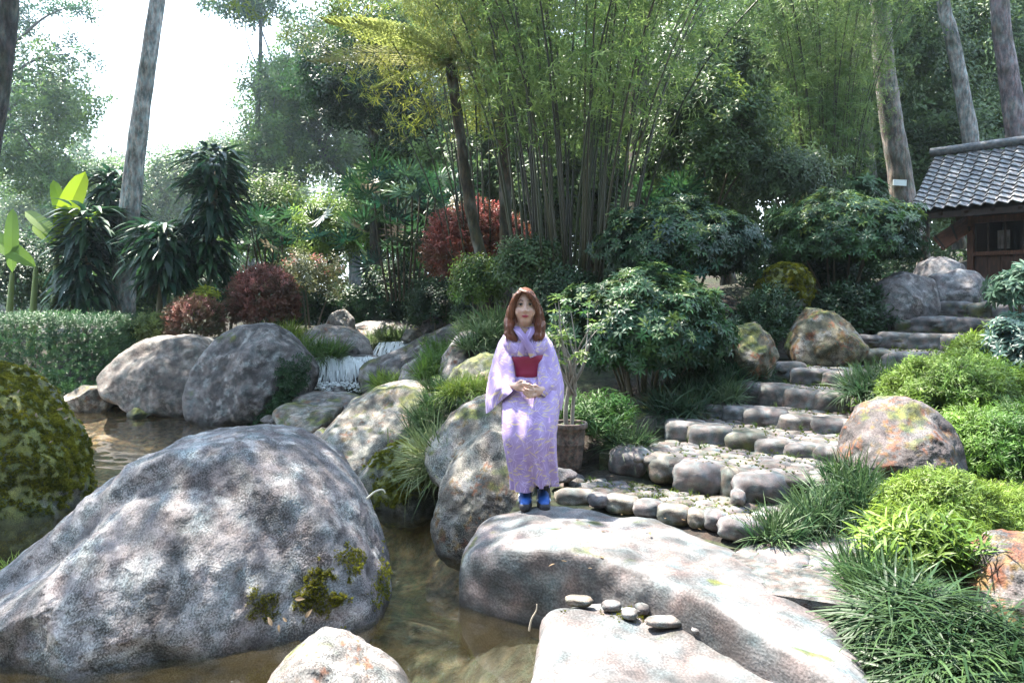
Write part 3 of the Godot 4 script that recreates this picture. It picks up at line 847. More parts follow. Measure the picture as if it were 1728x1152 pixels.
func make_sprigs() -> void:
	rng.seed = 404
	for v in 3:                                          # a whorl of leaflets
		var st := start()
		for k in 7:
			var a := TAU * (k + rr(-0.15, 0.15)) / 7.0
			var d := Vector3(cos(a), rr(0.15, 0.45), sin(a)).normalized()
			leaf(st, d * 0.08, d, Vector3.UP, rr(0.85, 1.05), 0.30, rr(0.2, 0.5), 4, 0.22)
		S["whorl_%d" % v] = st.commit()
	for v in 2:                                          # a twig of oval leaves
		var st := start()
		for k in 10:
			var a := k * 2.4 + rr(-0.3, 0.3)
			var d := Vector3(cos(a), rr(0.1, 0.9), sin(a)).normalized()
			leaf(st, Vector3(0, 0.09 * k, 0) + d * 0.06, d, Vector3.UP, rr(0.34, 0.5), rr(0.14, 0.2), rr(0.1, 0.4))
		S["twig_%d" % v] = st.commit()
	for v in 2:                                          # fine clipped growth
		var st := start()
		for k in 16:
			var a := k * 2.4 + rr(-0.3, 0.3)
			var d := Vector3(cos(a), rr(0.3, 1.4), sin(a)).normalized()
			leaf(st, Vector3(0, 0.055 * k, 0), d, Vector3.UP, rr(0.32, 0.45), rr(0.09, 0.13), rr(0.0, 0.3))
		S["fine_%d" % v] = st.commit()
	for v in 3:                                          # bamboo leaves fanning from a node
		var st := start()
		for k in 9:
			var a := rr(-1.5, 1.5) + (PI if k % 2 else 0.0)
			var d := Vector3(cos(a), rr(-0.25, 0.5), sin(a)).normalized()
			leaf(st, Vector3(rr(-0.2, 0.2), 0.07 * k, rr(-0.2, 0.2)), d, Vector3.UP, rr(0.45, 0.8), rr(0.06, 0.09), rr(0.2, 0.7), 2, 0.1)
		S["bamboo_%d" % v] = st.commit()
	for v in 3:                                          # a fan of a lady palm
		var st := start()
		for k in 10:
			var a := lerpf(-1.75, 1.75, k / 9.0) + rr(-0.06, 0.06)
			var d := Vector3(sin(a), cos(a), 0.12 * absf(sin(a))).normalized()
			leaf(st, d * 0.05, d, Vector3.BACK, rr(0.85, 1.0), 0.13, rr(0.15, 0.45), 4, 0.2)
		S["fan_%d" % v] = st.commit()
	for v in 3:                                          # a tuft of arching blades
		var st := start()
		for k in 11:
			var a := rr(0, TAU)
			var o: float = [0.25, 0.55, 0.85][v] * rr(0.6, 1.3)
			var d := Vector3(cos(a) * o, 1.0, sin(a) * o).normalized()
			leaf(st, Vector3(cos(a), 0, sin(a)) * rr(0.0, 0.05), d, (Vector3.UP * 0.9 - Vector3(cos(a), 0, sin(a)) * 0.45).normalized(), rr(0.7, 1.1), rr(0.020, 0.03), [0.25, 0.55, 0.8][v] * rr(0.7, 1.4), 5, 0.15)
		S["tuft_%d" % v] = st.commit()
	for v in 2:                                          # dwarf bamboo: short leaves along upright stems
		var st := start()
		for s in 4:
			var a := rr(0, TAU)
			var stem := Vector3(cos(a) * 0.35, 1.0, sin(a) * 0.35)
			leaf(st, Vector3.ZERO, stem.normalized(), Vector3(cos(a), 0.1, sin(a)), 1.0, 0.014, 0.1, 3, 0.0)
			for k in 7:
				var b := rr(0, TAU)
				var d := Vector3(cos(b), rr(0.2, 1.1), sin(b)).normalized()
				leaf(st, stem * (0.3 + 0.1 * k), d, Vector3.UP, rr(0.28, 0.42), 0.045, rr(0.1, 0.4), 3, 0.15)
		S["dwarf_%d" % v] = st.commit()
	var st := start()                                    # a feathery fern frond, one metre long along y
	for k in 26:
		var t := k / 26.0
		var w := 0.32 * sin(PI * pow(0.06 + 0.94 * t, 0.75))
		for s in [-1.0, 1.0]:
			var c := Vector3(0, t, -0.28 * t * t)
			var d := Vector3(s, 0.35, -0.15).normalized()
			leaf(st, c, d, Vector3.BACK, maxf(w, 0.03), 0.012, 0.15, 2, 0.0)
			for q in 6: for h in [-1.0, 1.0]:
				leaf(st, c + d * w * (q + 0.7) / 7.0, (d * 0.5 + Vector3(0, h, 0)).normalized(), Vector3.BACK, 0.058 * (1.0 - 0.1 * q), 0.022, 0.1, 2, 0.0)
	S.frond = st.commit()
	st = start()                                         # one fallen leaf
	leaf(st, Vector3(-0.5, 0, 0), Vector3.RIGHT, Vector3.UP, 1.0, 0.4, 0.15, 4, 0.2)
	S.single = st.commit()
	st = start()                                         # moss
	for k in 14:
		var d := (ball() + Vector3.UP * 1.3).normalized()
		leaf(st, Vector3.ZERO, d, Vector3(d.z, 0.2, -d.x).normalized(), rr(0.7, 1.1), 0.13, 0.1, 2, 0.1)
	S.tuftlet = st.commit()

var bag := {}                                            # sprig name -> [places, tints]

func put_sprig(kind: String, at: Vector3, grow: Vector3, size: float, c: Color) -> void:
	var k := kind
	if kind in ["whorl", "bamboo", "fan", "tuft"]: k += "_%d" % (rng.randi() % 3)
	elif kind in ["twig", "fine", "dwarf"]: k += "_%d" % (rng.randi() % 2)
	if not bag.has(k): bag[k] = [[], []]
	bag[k][0].append(Transform3D(along(grow, rr(0, TAU)) * Basis().scaled(Vector3.ONE * size), at))
	bag[k][1].append(c)

func empty_bag(parent: Node3D, called: String, m: Material, singles := 0, single_name := "leaf_whorl") -> void:
	# the sprigs become foliage of that plant; its nearest ones may be parts of their own
	if singles > 0:
		var all := []
		for k in bag: for i in bag[k][0].size(): all.append([bag[k][0][i].origin.z + parent.position.z, k, i])
		all.sort_custom(func(a, b): return a[0] > b[0])
		var gone := {}
		for q in all.slice(0, singles):
			gone[[q[1], q[2]]] = true
			part(single_name, tinted(q[1], bag[q[1]][1][q[2]]), m, parent, bag[q[1]][0][q[2]])
		for k in bag:
			var xf := []
			var tn := []
			for i in bag[k][0].size():
				if not gone.has([k, i]):
					xf.append(bag[k][0][i]); tn.append(bag[k][1][i])
			bag[k] = [xf, tn]
	for k in bag:
		if bag[k][0].size(): copies(called, S[k], m, parent, bag[k][0], bag[k][1])
	bag = {}

var shades := {}
func tinted(kind: String, c: Color) -> ArrayMesh:       # a shared sprig in one of a few greens
	var q := Color(snappedf(sqrt(maxf(c.r, 0)), 0.04), snappedf(sqrt(maxf(c.g, 0)), 0.04), snappedf(sqrt(maxf(c.b, 0)), 0.06))
	var key := [kind, q]
	if not shades.has(key):
		var a: Array = S[kind].surface_get_arrays(0)
		var col := PackedColorArray()
		col.resize(a[Mesh.ARRAY_VERTEX].size())
		col.fill(Color(q.r * q.r, q.g * q.g, q.b * q.b))
		a[Mesh.ARRAY_COLOR] = col
		var m := ArrayMesh.new()
		m.add_surface_from_arrays(Mesh.PRIMITIVE_TRIANGLES, a)
		shades[key] = m
	return shades[key]

func green(a: Color, b: Color, p: Vector3, spread := 0.35) -> Color:
	var t := clampf(0.45 + 0.9 * nA.get_noise_3dv(p * 1.3) + rr(-0.35, 0.35), 0, 1)
	var c := a.lerp(b, t) * rr(1.0 - spread, 1.0 + spread)
	c.a = 1.0
	return c

func crown(kind: String, c: Vector3, r: Vector3, n: int, size: float, a: Color, b: Color, inner := 0.55, lobes := 0.3, flat_ := -1.0, tips = null) -> void:
	var sd := Vector3(c.x * 3.3, c.y * 2.1, c.z * 1.7)
	for i in n:
		var d := ball()
		if d.y < flat_: d.y = -d.y * 0.6
		d = d.normalized()
		var lob := 1.0 + lobes * nA.get_noise_3dv(d * 1.3 + sd) * 2.0 + lobes * 0.5 * nB.get_noise_3dv(d * 3.0 + sd)
		var t := inner + (1.0 - inner) * sqrt(rng.randf())
		var p := c + d * r * lob * t
		var g: Vector3 = d * 0.9 + Vector3.UP * 0.45 + ball() * 0.55
		var col := green(a, b, p)
		if tips != null and t > 0.88 and d.y > -0.1 and rng.randf() < 0.02 + 0.35 * d.y: col = tips * rr(0.7, 1.2)
		put_sprig(kind, p, g, size * rr(0.7, 1.25), col)

func bush(called: String, label: String, category: String, b: Array, deep: float, kind: String, size: float, n: int, a: Color, c2: Color, o := {}) -> Node3D:
	# b = [x0, y0, x1, y1, distance] in the photograph: the box that the plant fills
	var lo := P(b[0], b[3], b[4])
	var hi := P(b[2], b[1], b[4])
	rng.seed = int(b[0] * 31 + b[1] * 17 + b[4] * 7)
	var base := Vector3((lo.x + hi.x) * 0.5, lo.y, lo.z)
	var t := thing(called, label, category, base, o.get("group", ""))
	var r := Vector3((hi.x - lo.x) * 0.5, (hi.y - lo.y) * 0.5, deep)
	var lift: float = o.get("lift", 0.0) * r.y * 2.0        # share of its height that is bare stem
	r.y -= lift * 0.5
	var c := Vector3(0, lift + r.y, 0)
	crown(kind, c, r * 0.93, n, size, a, c2, o.get("inner", 0.5), o.get("lobes", 0.16), o.get("flat", -0.55), o.get("tips"))
	empty_bag(t, "foliage", o.get("mat", M.leaf), o.get("singles", 0))
	var stems: int = o.get("stems", 6)
	var list := []
	for k in stems:
		var an := TAU * k / stems + rr(-0.4, 0.4)
		var q := Vector3(cos(an) * r.x * rr(0.25, 0.7), lift + r.y * rr(0.5, 1.4), sin(an) * r.z * rr(0.2, 0.7))
		var s := Vector3(cos(an) * 0.12 * r.x, -0.12, sin(an) * 0.12)
		list.append(tube(smooth_line([s, s.lerp(q, 0.5) + Vector3(rr(-0.05, 0.05), rr(0, 0.08), 0), q], 3), [0.025, 0.023, 0.02, 0.018, 0.014, 0.01, 0.006].map(func(x): return x * o.get("thick", 1.0)), 5, Color(0.16, 0.14, 0.10)))
	if stems: part("stem", merge(list), M.twig, t)
	return t

func trunk_mesh(pts: Array, r0: float, r1: float, sides: int, colour: Color, flare := 0.35, rough := 0.1) -> ArrayMesh:
	var line := smooth_line(pts, 8)
	var n := line.size()
	var pos := PackedVector3Array()
	var col := PackedColorArray()
	for j in n:
		var t := float(j) / (n - 1)
		var d: Vector3 = (line[mini(j + 1, n - 1)] - line[maxi(j - 1, 0)]).normalized()
		var x := (Vector3.RIGHT - d * d.x).normalized()
		var z := d.cross(x)
		for i in sides + 1:
			var an := TAU * i / sides
			var w := lerpf(r0, r1, t) * (1.0 + flare * exp(-t * 14.0))
			var o: Vector3 = x * cos(an) + z * sin(an)
			var p: Vector3 = line[j] + o * w
			w *= 1.0 + rough * (nA.get_noise_3dv(p * 2.0) * 0.8 + nB.get_noise_3dv(p * 6.0) * 0.6)
			pos.append(line[j] + o * w)
			var f := nA.get_noise_3dv(p * 1.6) + 0.5 * nB.get_noise_3dv(p * 7.0)
			var c := colour.lerp(colour * 0.45, sst(-0.05, 0.5, f))
			c = c.lerp(Color(0.42, 0.44, 0.42), 0.5 * sst(0.12, 0.4, nA.get_noise_3dv(p * 2.7 + Vector3(9, 9, 9))))
			c = c.lerp(Color(0.07, 0.085, 0.03), 0.5 * sst(0.1, 0.35, nA.get_noise_3dv(p * 1.9 + Vector3(2, 40, 9))))
			c.a = 1.0
			col.append(c)
	# angle runs the other way round the axis here, so the sheet is turned over
	return grid_mesh(pos, sides + 1, n, col, PackedVector2Array(), true)

func tree(called: String, label: String, pts: Array, r0: float, r1: float, bark: Color, crowns: Array, o := {}) -> Node3D:
	# pts run up the trunk; crowns hold [centre, radii, number of twigs, twig size, colour, second colour]
	var base: Vector3 = pts[0]
	rng.seed = int(absf(base.x * 813 + base.z * 377)) + 3
	var t := thing(called, label, o.get("category", "tree"), base, o.get("group", ""))
	var own := pts.map(func(p): return p - base)
	part("trunk", trunk_mesh(own, r0, r1, o.get("sides", 14), bark), M.bark, t)
	var k := 0
	for c in crowns:
		var centre: Vector3 = c[0] - base
		var s: Vector3 = own[clampi(own.size() - 2, 0, 99)].lerp(own[-1], fposmod(k * 0.37, 1.0))
		if o.get("limbs", true):
			var m := s.lerp(centre, 0.5) + Vector3(rr(-0.3, 0.3), rr(-0.1, 0.4), rr(-0.3, 0.3))
			var w := r1 * 0.55
			part("limb", tube(smooth_line([s, m, centre], 4), [w, w * 0.9, w * 0.8, w * 0.7, w * 0.6, w * 0.5, w * 0.4, w * 0.3, w * 0.2], 7, bark * 0.7), M.twig, t)
		crown(o.get("kind", "twig"), centre, c[1], c[2], c[3], c[4], c[5], o.get("inner", 0.25), 0.35)
		k += 1
	if crowns.size(): empty_bag(t, "crown", o.get("mat", M.leaf))
	return t

func grass(called: String, label: String, spots: Array, n: int, length: float, spread: float, a: Color, b: Color, o := {}) -> Node3D:
	# spots: [px, py, distance] of the roots; a clump is spread metres across
	var c := P(spots[0][0], spots[0][1], spots[0][2])
	rng.seed = int(spots[0][0] * 13 + spots[0][1] * 7)
	var t := thing(called, label, o.get("category", "grass"), c, o.get("group", ""))
	for s in spots:
		var q := P(s[0], s[1], s[2])
		for i in n:
			var an := rr(0, TAU)
			var ra := sqrt(rng.randf()) * spread
			var p := q + Vector3(cos(an) * ra, 0, sin(an) * ra * 0.7) - c
			p.y += o.get("dome", 0.0) * (1.0 - ra * ra / (spread * spread))
			var g: Vector3 = Vector3(cos(an) * ra / spread * 0.7, 1.0, sin(an) * ra / spread * 0.7) + o.get("sway", Vector3.ZERO)
			put_sprig(o.get("kind", "tuft"), p, g + ball() * 0.2, length * rr(0.65, 1.25), green(a, b, p * 3.0, 0.3))
	empty_bag(t, "blades", M.grass)
	return t
# ------------------------------------------------------------------ the plants of this garden
func bamboo(label: String, base: Vector3, spread: float, count: int, tall: Vector2, lean: float, thick: float, from_t: float, twigs: int, size: float, a: Color, b: Color, bend := Vector3.ZERO) -> void:
	var t := thing("bamboo", label, "bamboo", base)
	rng.seed = int(absf(base.x) * 100) + 9
	for k in count:
		var an := TAU * k * 0.381966
		var ra := spread * sqrt((k + 0.5) / count)
		var root := Vector3(cos(an) * ra, -0.1, sin(an) * ra * 0.8)
		var out := (Vector3(cos(an), 0, sin(an) * 0.8) * (0.35 + 0.75 * ra / spread) + ball() * 0.45 + bend)
		out.y = 0
		var h := rr(tall.x, tall.y)
		var ln := lean * rr(0.4, 1.25)
		var pts := []
		var rad := []
		for j in 15:
			var s := j / 14.0
			pts.append(root + Vector3(0, h * (s - 0.16 * ln * s * s * s), 0) + out * ln * h * (0.10 * s + 0.30 * s * s * s))
			rad.append(thick * (1.0 - 0.8 * s) * (1.12 if j % 2 == 0 else 1.0))
		var c := Color(0.018, 0.030, 0.010).lerp(Color(0.04, 0.034, 0.015), rng.randf()) * rr(0.4, 1.4)
		c.a = 1.0
		part("culm", tube(pts, rad, 6, c), M.cane, t)
		for q in twigs:
			var s := lerpf(from_t, 1.0, pow(rng.randf(), 0.8)) * 13.9
			var i := int(s)
			var p: Vector3 = pts[i].lerp(pts[i + 1], s - i)
			var d := ball()
			d.y = d.y * 0.4 - 0.1
			p += d * pow(rng.randf(), 0.6) * lerpf(0.95, 0.4, s / 14.0)
			put_sprig("bamboo", p, d + Vector3.UP * rr(-0.6, 0.5), size * rr(0.7, 1.3), green(a, b, p * 0.6, 0.3))
	empty_bag(t, "foliage", M.thin)

func dracaena(label: String, heads: Array, stem: Array, count: int, length: float) -> void:
	# heads: [px, py, distance, radius, height] of the masses of hanging leaves
	var base := P(stem[0][0], stem[0][1], stem[0][2])
	rng.seed = int(stem[0][0] * 3 + stem[0][1])
	var t := thing("dracaena", label, "dracaena", base)
	var line := stem.map(func(q): return P(q[0], q[1], q[2]) - base)
	line = smooth_line(line, 4)
	part("stem", tube(line, line.map(func(_q): return 0.055), 8, Color(0.2, 0.17, 0.12)), M.twig, t)
	var more := [[], [], [], []]
	for k in count + 420:
		var hd: Array = heads[k % heads.size()]
		var c := P(hd[0], hd[1], hd[2]) - base
		var y := rr(-0.5, 0.5)
		var an := rr(0, TAU)
		var out := Vector3(cos(an), 0, sin(an))
		var r: float = hd[3] * rr(0.05, 0.48)
		var p := c + out * r + Vector3(0, y * hd[4], 0)
		var up := rr(0.15, 0.9) if y > 0.25 else rr(-0.35, 0.45)
		var d := (out + Vector3.UP * up).normalized()
		var v := rng.randi() % 4
		var x := Transform3D(Basis.looking_at(-d, Vector3.UP) * Basis().scaled(Vector3.ONE * length * rr(0.75, 1.2)), p)
		if k < count: part("leaf", S["strap_%d" % v], M.gloss, t, x)
		else: more[v].append(x)
	for v in 4:
		var tn := []
		for q in more[v]: tn.append(Color.WHITE * 1.0)
		copies("inner_leaves", S["strap_%d" % v], M.gloss, t, more[v], tn)

func make_straps() -> void:
	for v in 4:
		var st := start()
		var c: Color = [Color(0.018, 0.055, 0.03), Color(0.024, 0.07, 0.034), Color(0.035, 0.085, 0.035), Color(0.015, 0.045, 0.03)][v]
		leaf(st, Vector3.ZERO, Vector3.BACK, Vector3.UP, 1.0, 0.27, 0.45 + 0.15 * v, 6, 0.2, c)
		S["strap_%d" % v] = st.commit()

func palms(label: String, base_px: Array, fans: int, b: Array, deep: float, size: float) -> void:
	var base := P(base_px[0], base_px[1], base_px[2])
	var t := thing("fan_palm", label, "palm", base)
	rng.seed = int(base_px[0])
	var lo := P(b[0], b[3], b[4]) - base
	var hi := P(b[2], b[1], b[4]) - base
	for k in 9:
		var x := lerpf(lo.x, hi.x, (k + 0.5) / 9.0) * 0.6
		part("stem", tube([Vector3(x * 0.5, -0.1, 0), Vector3(x * 0.8, hi.y * 0.4, rr(-deep, deep) * 0.3), Vector3(x, hi.y * 0.8, rr(-deep, deep) * 0.5)], [0.025, 0.022, 0.018], 6, Color(0.06, 0.05, 0.03)), M.twig, t)
	for k in fans:
		var p := Vector3(rr(lo.x, hi.x), lerpf(lo.y, hi.y, sqrt(rng.randf())), rr(-deep, deep))
		var o: Vector3 = Vector3(p.x - (lo.x + hi.x) * 0.5, rr(-0.2, 0.9), p.z + 0.5)
		var c := [Color(0.016, 0.05, 0.03), Color(0.03, 0.08, 0.03), Color(0.05, 0.11, 0.045), Color(0.20, 0.17, 0.11)][rng.randi() % 4 if rng.randf() < 0.25 else rng.randi() % 3] as Color
		part("frond", tinted("fan_%d" % (k % 3), c * rr(0.8, 1.2)), M.gloss, t, Transform3D(along(o.normalized() + ball() * 0.35, 0.0) * Basis(Vector3.UP, rr(-0.9, 0.9)) * Basis().scaled(Vector3.ONE * size * rr(0.8, 1.15)), p))

func moss_on(o: MeshInstance3D, n: int, size: float, where: Array, named := "moss") -> void:
	# tufts of moss where the rock's own colour is mossy, or within the ellipse [px, py, rx, ry]
	var a: Array = o.mesh.surface_get_arrays(0)
	var pos: PackedVector3Array = a[Mesh.ARRAY_VERTEX]
	var nor: PackedVector3Array = a[Mesh.ARRAY_NORMAL]
	var col: PackedColorArray = a[Mesh.ARRAY_COLOR]
	var ok := []
	for i in pos.size():
		var p := pos[i]
		if p.y < 0.02 or nor[i].z < -0.3: continue
		if where.size():
			var x := 864.0 - p.x / p.z * F
			var y := HY - (EYE - p.y) / p.z * F
			var e := Vector2((x - where[0]) / where[2], (y - where[1]) / where[3]).length()
			if e < 1.0 + 1.2 * nB.get_noise_3dv(p * 9.0): ok.append(i)
		elif col[i].g > col[i].r * 1.12 and col[i].g > col[i].b * 2.0: ok.append(i)
	if ok.is_empty(): return
	rng.seed = n
	for k in n:
		var i: int = ok[rng.randi() % ok.size()]
		var p := pos[i] + Vector3(rr(-1, 1), rr(-1, 1), rr(-1, 1)) * 0.012
		put_sprig("tuftlet", p, nor[i] + Vector3.UP * 0.3, size * rr(0.6, 1.5), green(Color(0.085, 0.10, 0.014), Color(0.30, 0.29, 0.035), p * 4.0, 0.3))
	empty_bag(o, named, M.moss)

func make_plants() -> void:
	make_straps()
	# --- shrubs round the steps
	bush("glossy_shrub", "big glossy umbrella-leaf shrub with lime young leaves just right of the woman", "shrub", [928, 446, 1242, 700, 7.25], 0.85, "whorl", 0.078, 4600, Color(0.02, 0.062, 0.036), Color(0.05, 0.12, 0.035), {"tips": Color(0.12, 0.19, 0.04), "lift": 0.08, "stems": 22, "thick": 0.7, "mat": M.gloss, "singles": 300, "flat": -0.5, "inner": 0.6})
	bush("glossy_shrub", "dark umbrella-leaf shrub behind the big glossy one, at the foot of the bamboo", "shrub", [1006, 335, 1295, 520, 9.3], 1.0, "whorl", 0.088, 3800, Color(0.018, 0.05, 0.034), Color(0.04, 0.095, 0.035), {"tips": Color(0.13, 0.2, 0.04), "mat": M.gloss, "lift": 0.1, "singles": 200, "inner": 0.6})
	bush("glossy_shrub", "rounded umbrella-leaf shrub between the mossy boulder and the hut", "shrub", [1284, 318, 1546, 520, 10.2], 1.1, "whorl", 0.092, 4200, Color(0.022, 0.062, 0.034), Color(0.06, 0.13, 0.035), {"tips": Color(0.18, 0.25, 0.05), "mat": M.gloss, "lift": 0.12, "stems": 8, "singles": 200, "flat": -0.4, "inner": 0.6})
	bush("leafy_thicket", "tall thicket of mixed leaves between the two bamboos", "shrub", [1085, 140, 1300, 360, 12.6], 1.2, "twig", 0.28, 1900, Color(0.04, 0.085, 0.03), Color(0.10, 0.17, 0.045), {"tips": Color(0.2, 0.27, 0.06), "lobes": 0.3})
	bush("leafy_thicket", "pale twiggy bush with white dots of flowers above the rounded shrub", "shrub", [1250, 255, 1420, 370, 12.0], 0.8, "twig", 0.22, 700, Color(0.05, 0.085, 0.05), Color(0.10, 0.15, 0.07), {"lobes": 0.5, "inner": 0.2})
	bush("leafy_thicket", "large-leaved bush left of the trunk with the plate", "shrub", [1395, 300, 1490, 365, 13.0], 0.6, "whorl", 0.16, 260, Color(0.04, 0.10, 0.04), Color(0.08, 0.16, 0.05), {"lobes": 0.3})
	bush("low_bush", "small bright green bush at the foot of the leaning mossy trunk", "bush", [764, 438, 850, 530, 10.8], 0.4, "twig", 0.16, 600, Color(0.05, 0.12, 0.025), Color(0.14, 0.22, 0.04), {"tips": LIME, "stems": 4})
	bush("low_bush", "green undergrowth of soft leaves behind the woman's head", "bush", [840, 412, 945, 500, 9.9], 0.4, "twig", 0.17, 500, Color(0.03, 0.08, 0.03), Color(0.09, 0.15, 0.04), {"stems": 4, "lobes": 0.3})
	bush("low_bush", "dark bush with arching twigs behind the top of the waterfall", "bush", [604, 445, 740, 560, 16.0], 0.7, "twig", 0.22, 1100, Color(0.015, 0.05, 0.03), Color(0.04, 0.10, 0.04), {"tips": FRESH})
	bush("red_shrub", "wide dome-clipped shrub with coral red leaves behind the leaning trunk", "shrub", [720, 350, 895, 500, 12.4], 0.8, "fine", 0.2, 2200, Color(0.25, 0.055, 0.04), Color(0.13, 0.065, 0.025), {"tips": Color(0.50, 0.14, 0.12), "group": "", "inner": 0.7, "lobes": 0.06})
	bush("red_shrub", "maroon dome-shaped shrub above the tall dark boulder", "shrub", [392, 455, 498, 570, 13.4], 0.55, "fine", 0.19, 1300, Color(0.20, 0.07, 0.055), Color(0.11, 0.085, 0.04), {"tips": Color(0.5, 0.2, 0.17), "inner": 0.7, "lobes": 0.05})
	bush("red_shrub", "small low red-tinged round shrub above the broad brownish boulder", "shrub", [285, 508, 374, 585, 12.9], 0.45, "fine", 0.17, 800, Color(0.22, 0.09, 0.06), Color(0.09, 0.11, 0.04), {"tips": Color(0.42, 0.18, 0.15), "inner": 0.7, "lobes": 0.08})
	bush("red_shrub", "open little tree with pink-tipped leaves and a bare stem left of the waterfall", "shrub", [466, 428, 582, 560, 14.0], 0.5, "twig", 0.17, 420, Color(0.10, 0.13, 0.06), Color(0.20, 0.20, 0.09), {"tips": Color(0.50, 0.15, 0.14), "lift": 0.3, "stems": 3, "lobes": 0.3, "inner": 0.3})
	bush("yellow_plant", "plant with broad yellow leaves behind the small red shrub", "plant", [318, 480, 372, 540, 13.2], 0.2, "whorl", 0.16, 26, Color(0.40, 0.42, 0.04), Color(0.26, 0.34, 0.05), {"stems": 2})
	bush("low_bush", "variegated low bush under the hanging dracaena", "bush", [226, 532, 292, 590, 13.0], 0.35, "twig", 0.14, 420, Color(0.10, 0.17, 0.05), Color(0.28, 0.33, 0.09), {})
	bush("low_bush", "bright airy bush of pale green leaves beneath the palms", "bush", [500, 330, 610, 470, 16.8], 0.8, "twig", 0.24, 900, Color(0.10, 0.19, 0.04), Color(0.22, 0.30, 0.06), {"lobes": 0.3, "inner": 0.2})
	bush("low_bush", "tall bright thicket left of the palms with yellow-green tips", "bush", [380, 300, 520, 480, 18.5], 1.2, "twig", 0.3, 1300, Color(0.05, 0.11, 0.03), Color(0.14, 0.22, 0.05), {"tips": LIME, "lobes": 0.35, "inner": 0.25})
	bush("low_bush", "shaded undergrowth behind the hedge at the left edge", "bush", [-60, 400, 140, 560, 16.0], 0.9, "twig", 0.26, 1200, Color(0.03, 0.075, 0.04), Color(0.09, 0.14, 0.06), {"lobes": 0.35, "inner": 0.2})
	bush("low_bush", "undergrowth of thin stems between the trunk and the dracaena", "bush", [130, 430, 330, 575, 16.2], 0.8, "twig", 0.24, 1100, Color(0.03, 0.08, 0.035), Color(0.10, 0.17, 0.05), {"lobes": 0.35, "inner": 0.2})
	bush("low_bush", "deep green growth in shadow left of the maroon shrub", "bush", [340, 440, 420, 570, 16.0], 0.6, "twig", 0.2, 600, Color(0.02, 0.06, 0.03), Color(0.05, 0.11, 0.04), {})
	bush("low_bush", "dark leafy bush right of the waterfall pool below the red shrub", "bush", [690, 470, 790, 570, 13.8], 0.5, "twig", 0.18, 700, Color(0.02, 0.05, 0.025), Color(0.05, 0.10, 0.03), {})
	bush("teal_plant", "blue-green shrub with purple shoots at the right edge above the grass", "plant", [1660, 520, 1790, 700, 6.3], 0.4, "whorl", 0.085, 420, Color(0.025, 0.06, 0.055), Color(0.06, 0.12, 0.09), {"lobes": 0.3, "mat": M.gloss})
	bush("teal_plant", "pale broad-leaved plant at the right edge beside the top steps", "plant", [1672, 448, 1780, 530, 8.4], 0.35, "whorl", 0.14, 120, Color(0.06, 0.13, 0.09), Color(0.12, 0.2, 0.13), {"lobes": 0.2})
	bush("fern_plant", "dark feathery bush left of the orange lichened boulder", "bush", [1250, 500, 1340, 600, 8.5], 0.35, "fine", 0.17, 420, Color(0.02, 0.055, 0.025), Color(0.04, 0.085, 0.03), {"lobes": 0.3})
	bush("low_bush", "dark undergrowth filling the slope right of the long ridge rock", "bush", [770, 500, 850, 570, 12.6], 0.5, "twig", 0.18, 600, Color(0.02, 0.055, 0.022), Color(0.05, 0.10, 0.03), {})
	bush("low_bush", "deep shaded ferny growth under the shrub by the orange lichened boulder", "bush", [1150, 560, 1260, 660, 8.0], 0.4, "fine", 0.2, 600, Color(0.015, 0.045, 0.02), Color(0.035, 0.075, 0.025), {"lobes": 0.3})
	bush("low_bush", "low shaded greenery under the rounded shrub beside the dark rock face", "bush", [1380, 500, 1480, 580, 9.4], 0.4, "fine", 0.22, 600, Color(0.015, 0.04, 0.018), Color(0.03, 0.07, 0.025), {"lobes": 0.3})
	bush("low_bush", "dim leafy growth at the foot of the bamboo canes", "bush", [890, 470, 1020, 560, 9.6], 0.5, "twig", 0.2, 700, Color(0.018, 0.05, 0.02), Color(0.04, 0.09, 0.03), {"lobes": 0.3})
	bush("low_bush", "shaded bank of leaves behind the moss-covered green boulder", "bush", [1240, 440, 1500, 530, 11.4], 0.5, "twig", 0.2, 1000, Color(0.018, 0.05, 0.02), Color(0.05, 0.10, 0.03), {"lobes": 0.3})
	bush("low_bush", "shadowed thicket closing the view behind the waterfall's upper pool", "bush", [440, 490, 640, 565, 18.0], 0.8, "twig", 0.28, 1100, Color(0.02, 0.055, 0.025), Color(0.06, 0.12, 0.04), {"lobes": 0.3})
	# --- the hedge: a clipped block
	var lo := P(-140, 652, 12.6)
	var hi := P(212, 541, 12.6)
	var hedge := thing("hedge", "clipped box hedge with a sunlit top behind the mossy boulder", "hedge", Vector3((lo.x + hi.x) * 0.5, lo.y, lo.z))
	rng.seed = 8
	for i in 5200:
		var u := Vector3(rr(-1, 1), rr(-1, 1), rr(-1, 1))
		var q := Vector3(absf(u.x), absf(u.y), absf(u.z))
		var m := maxf(q.x, maxf(q.y, q.z))
		u = u / m * (1.0 - 0.22 * rng.randf() * rng.randf())
		var w := Vector3((hi.x - lo.x) * 0.5, (hi.y - lo.y) * 0.5, 0.6)
		var p := u * w + Vector3(0, w.y, 0)
		p += ball() * 0.03 + Vector3.UP * nA.get_noise_3dv(p * 1.4) * 0.08
		put_sprig("fine", p, u * u.abs() + ball() * 0.4 + Vector3.UP * 0.4, 0.15 * rr(0.7, 1.3), green(Color(0.025, 0.08, 0.035), Color(0.07, 0.15, 0.055), p))
	empty_bag(hedge, "foliage", M.leaf)
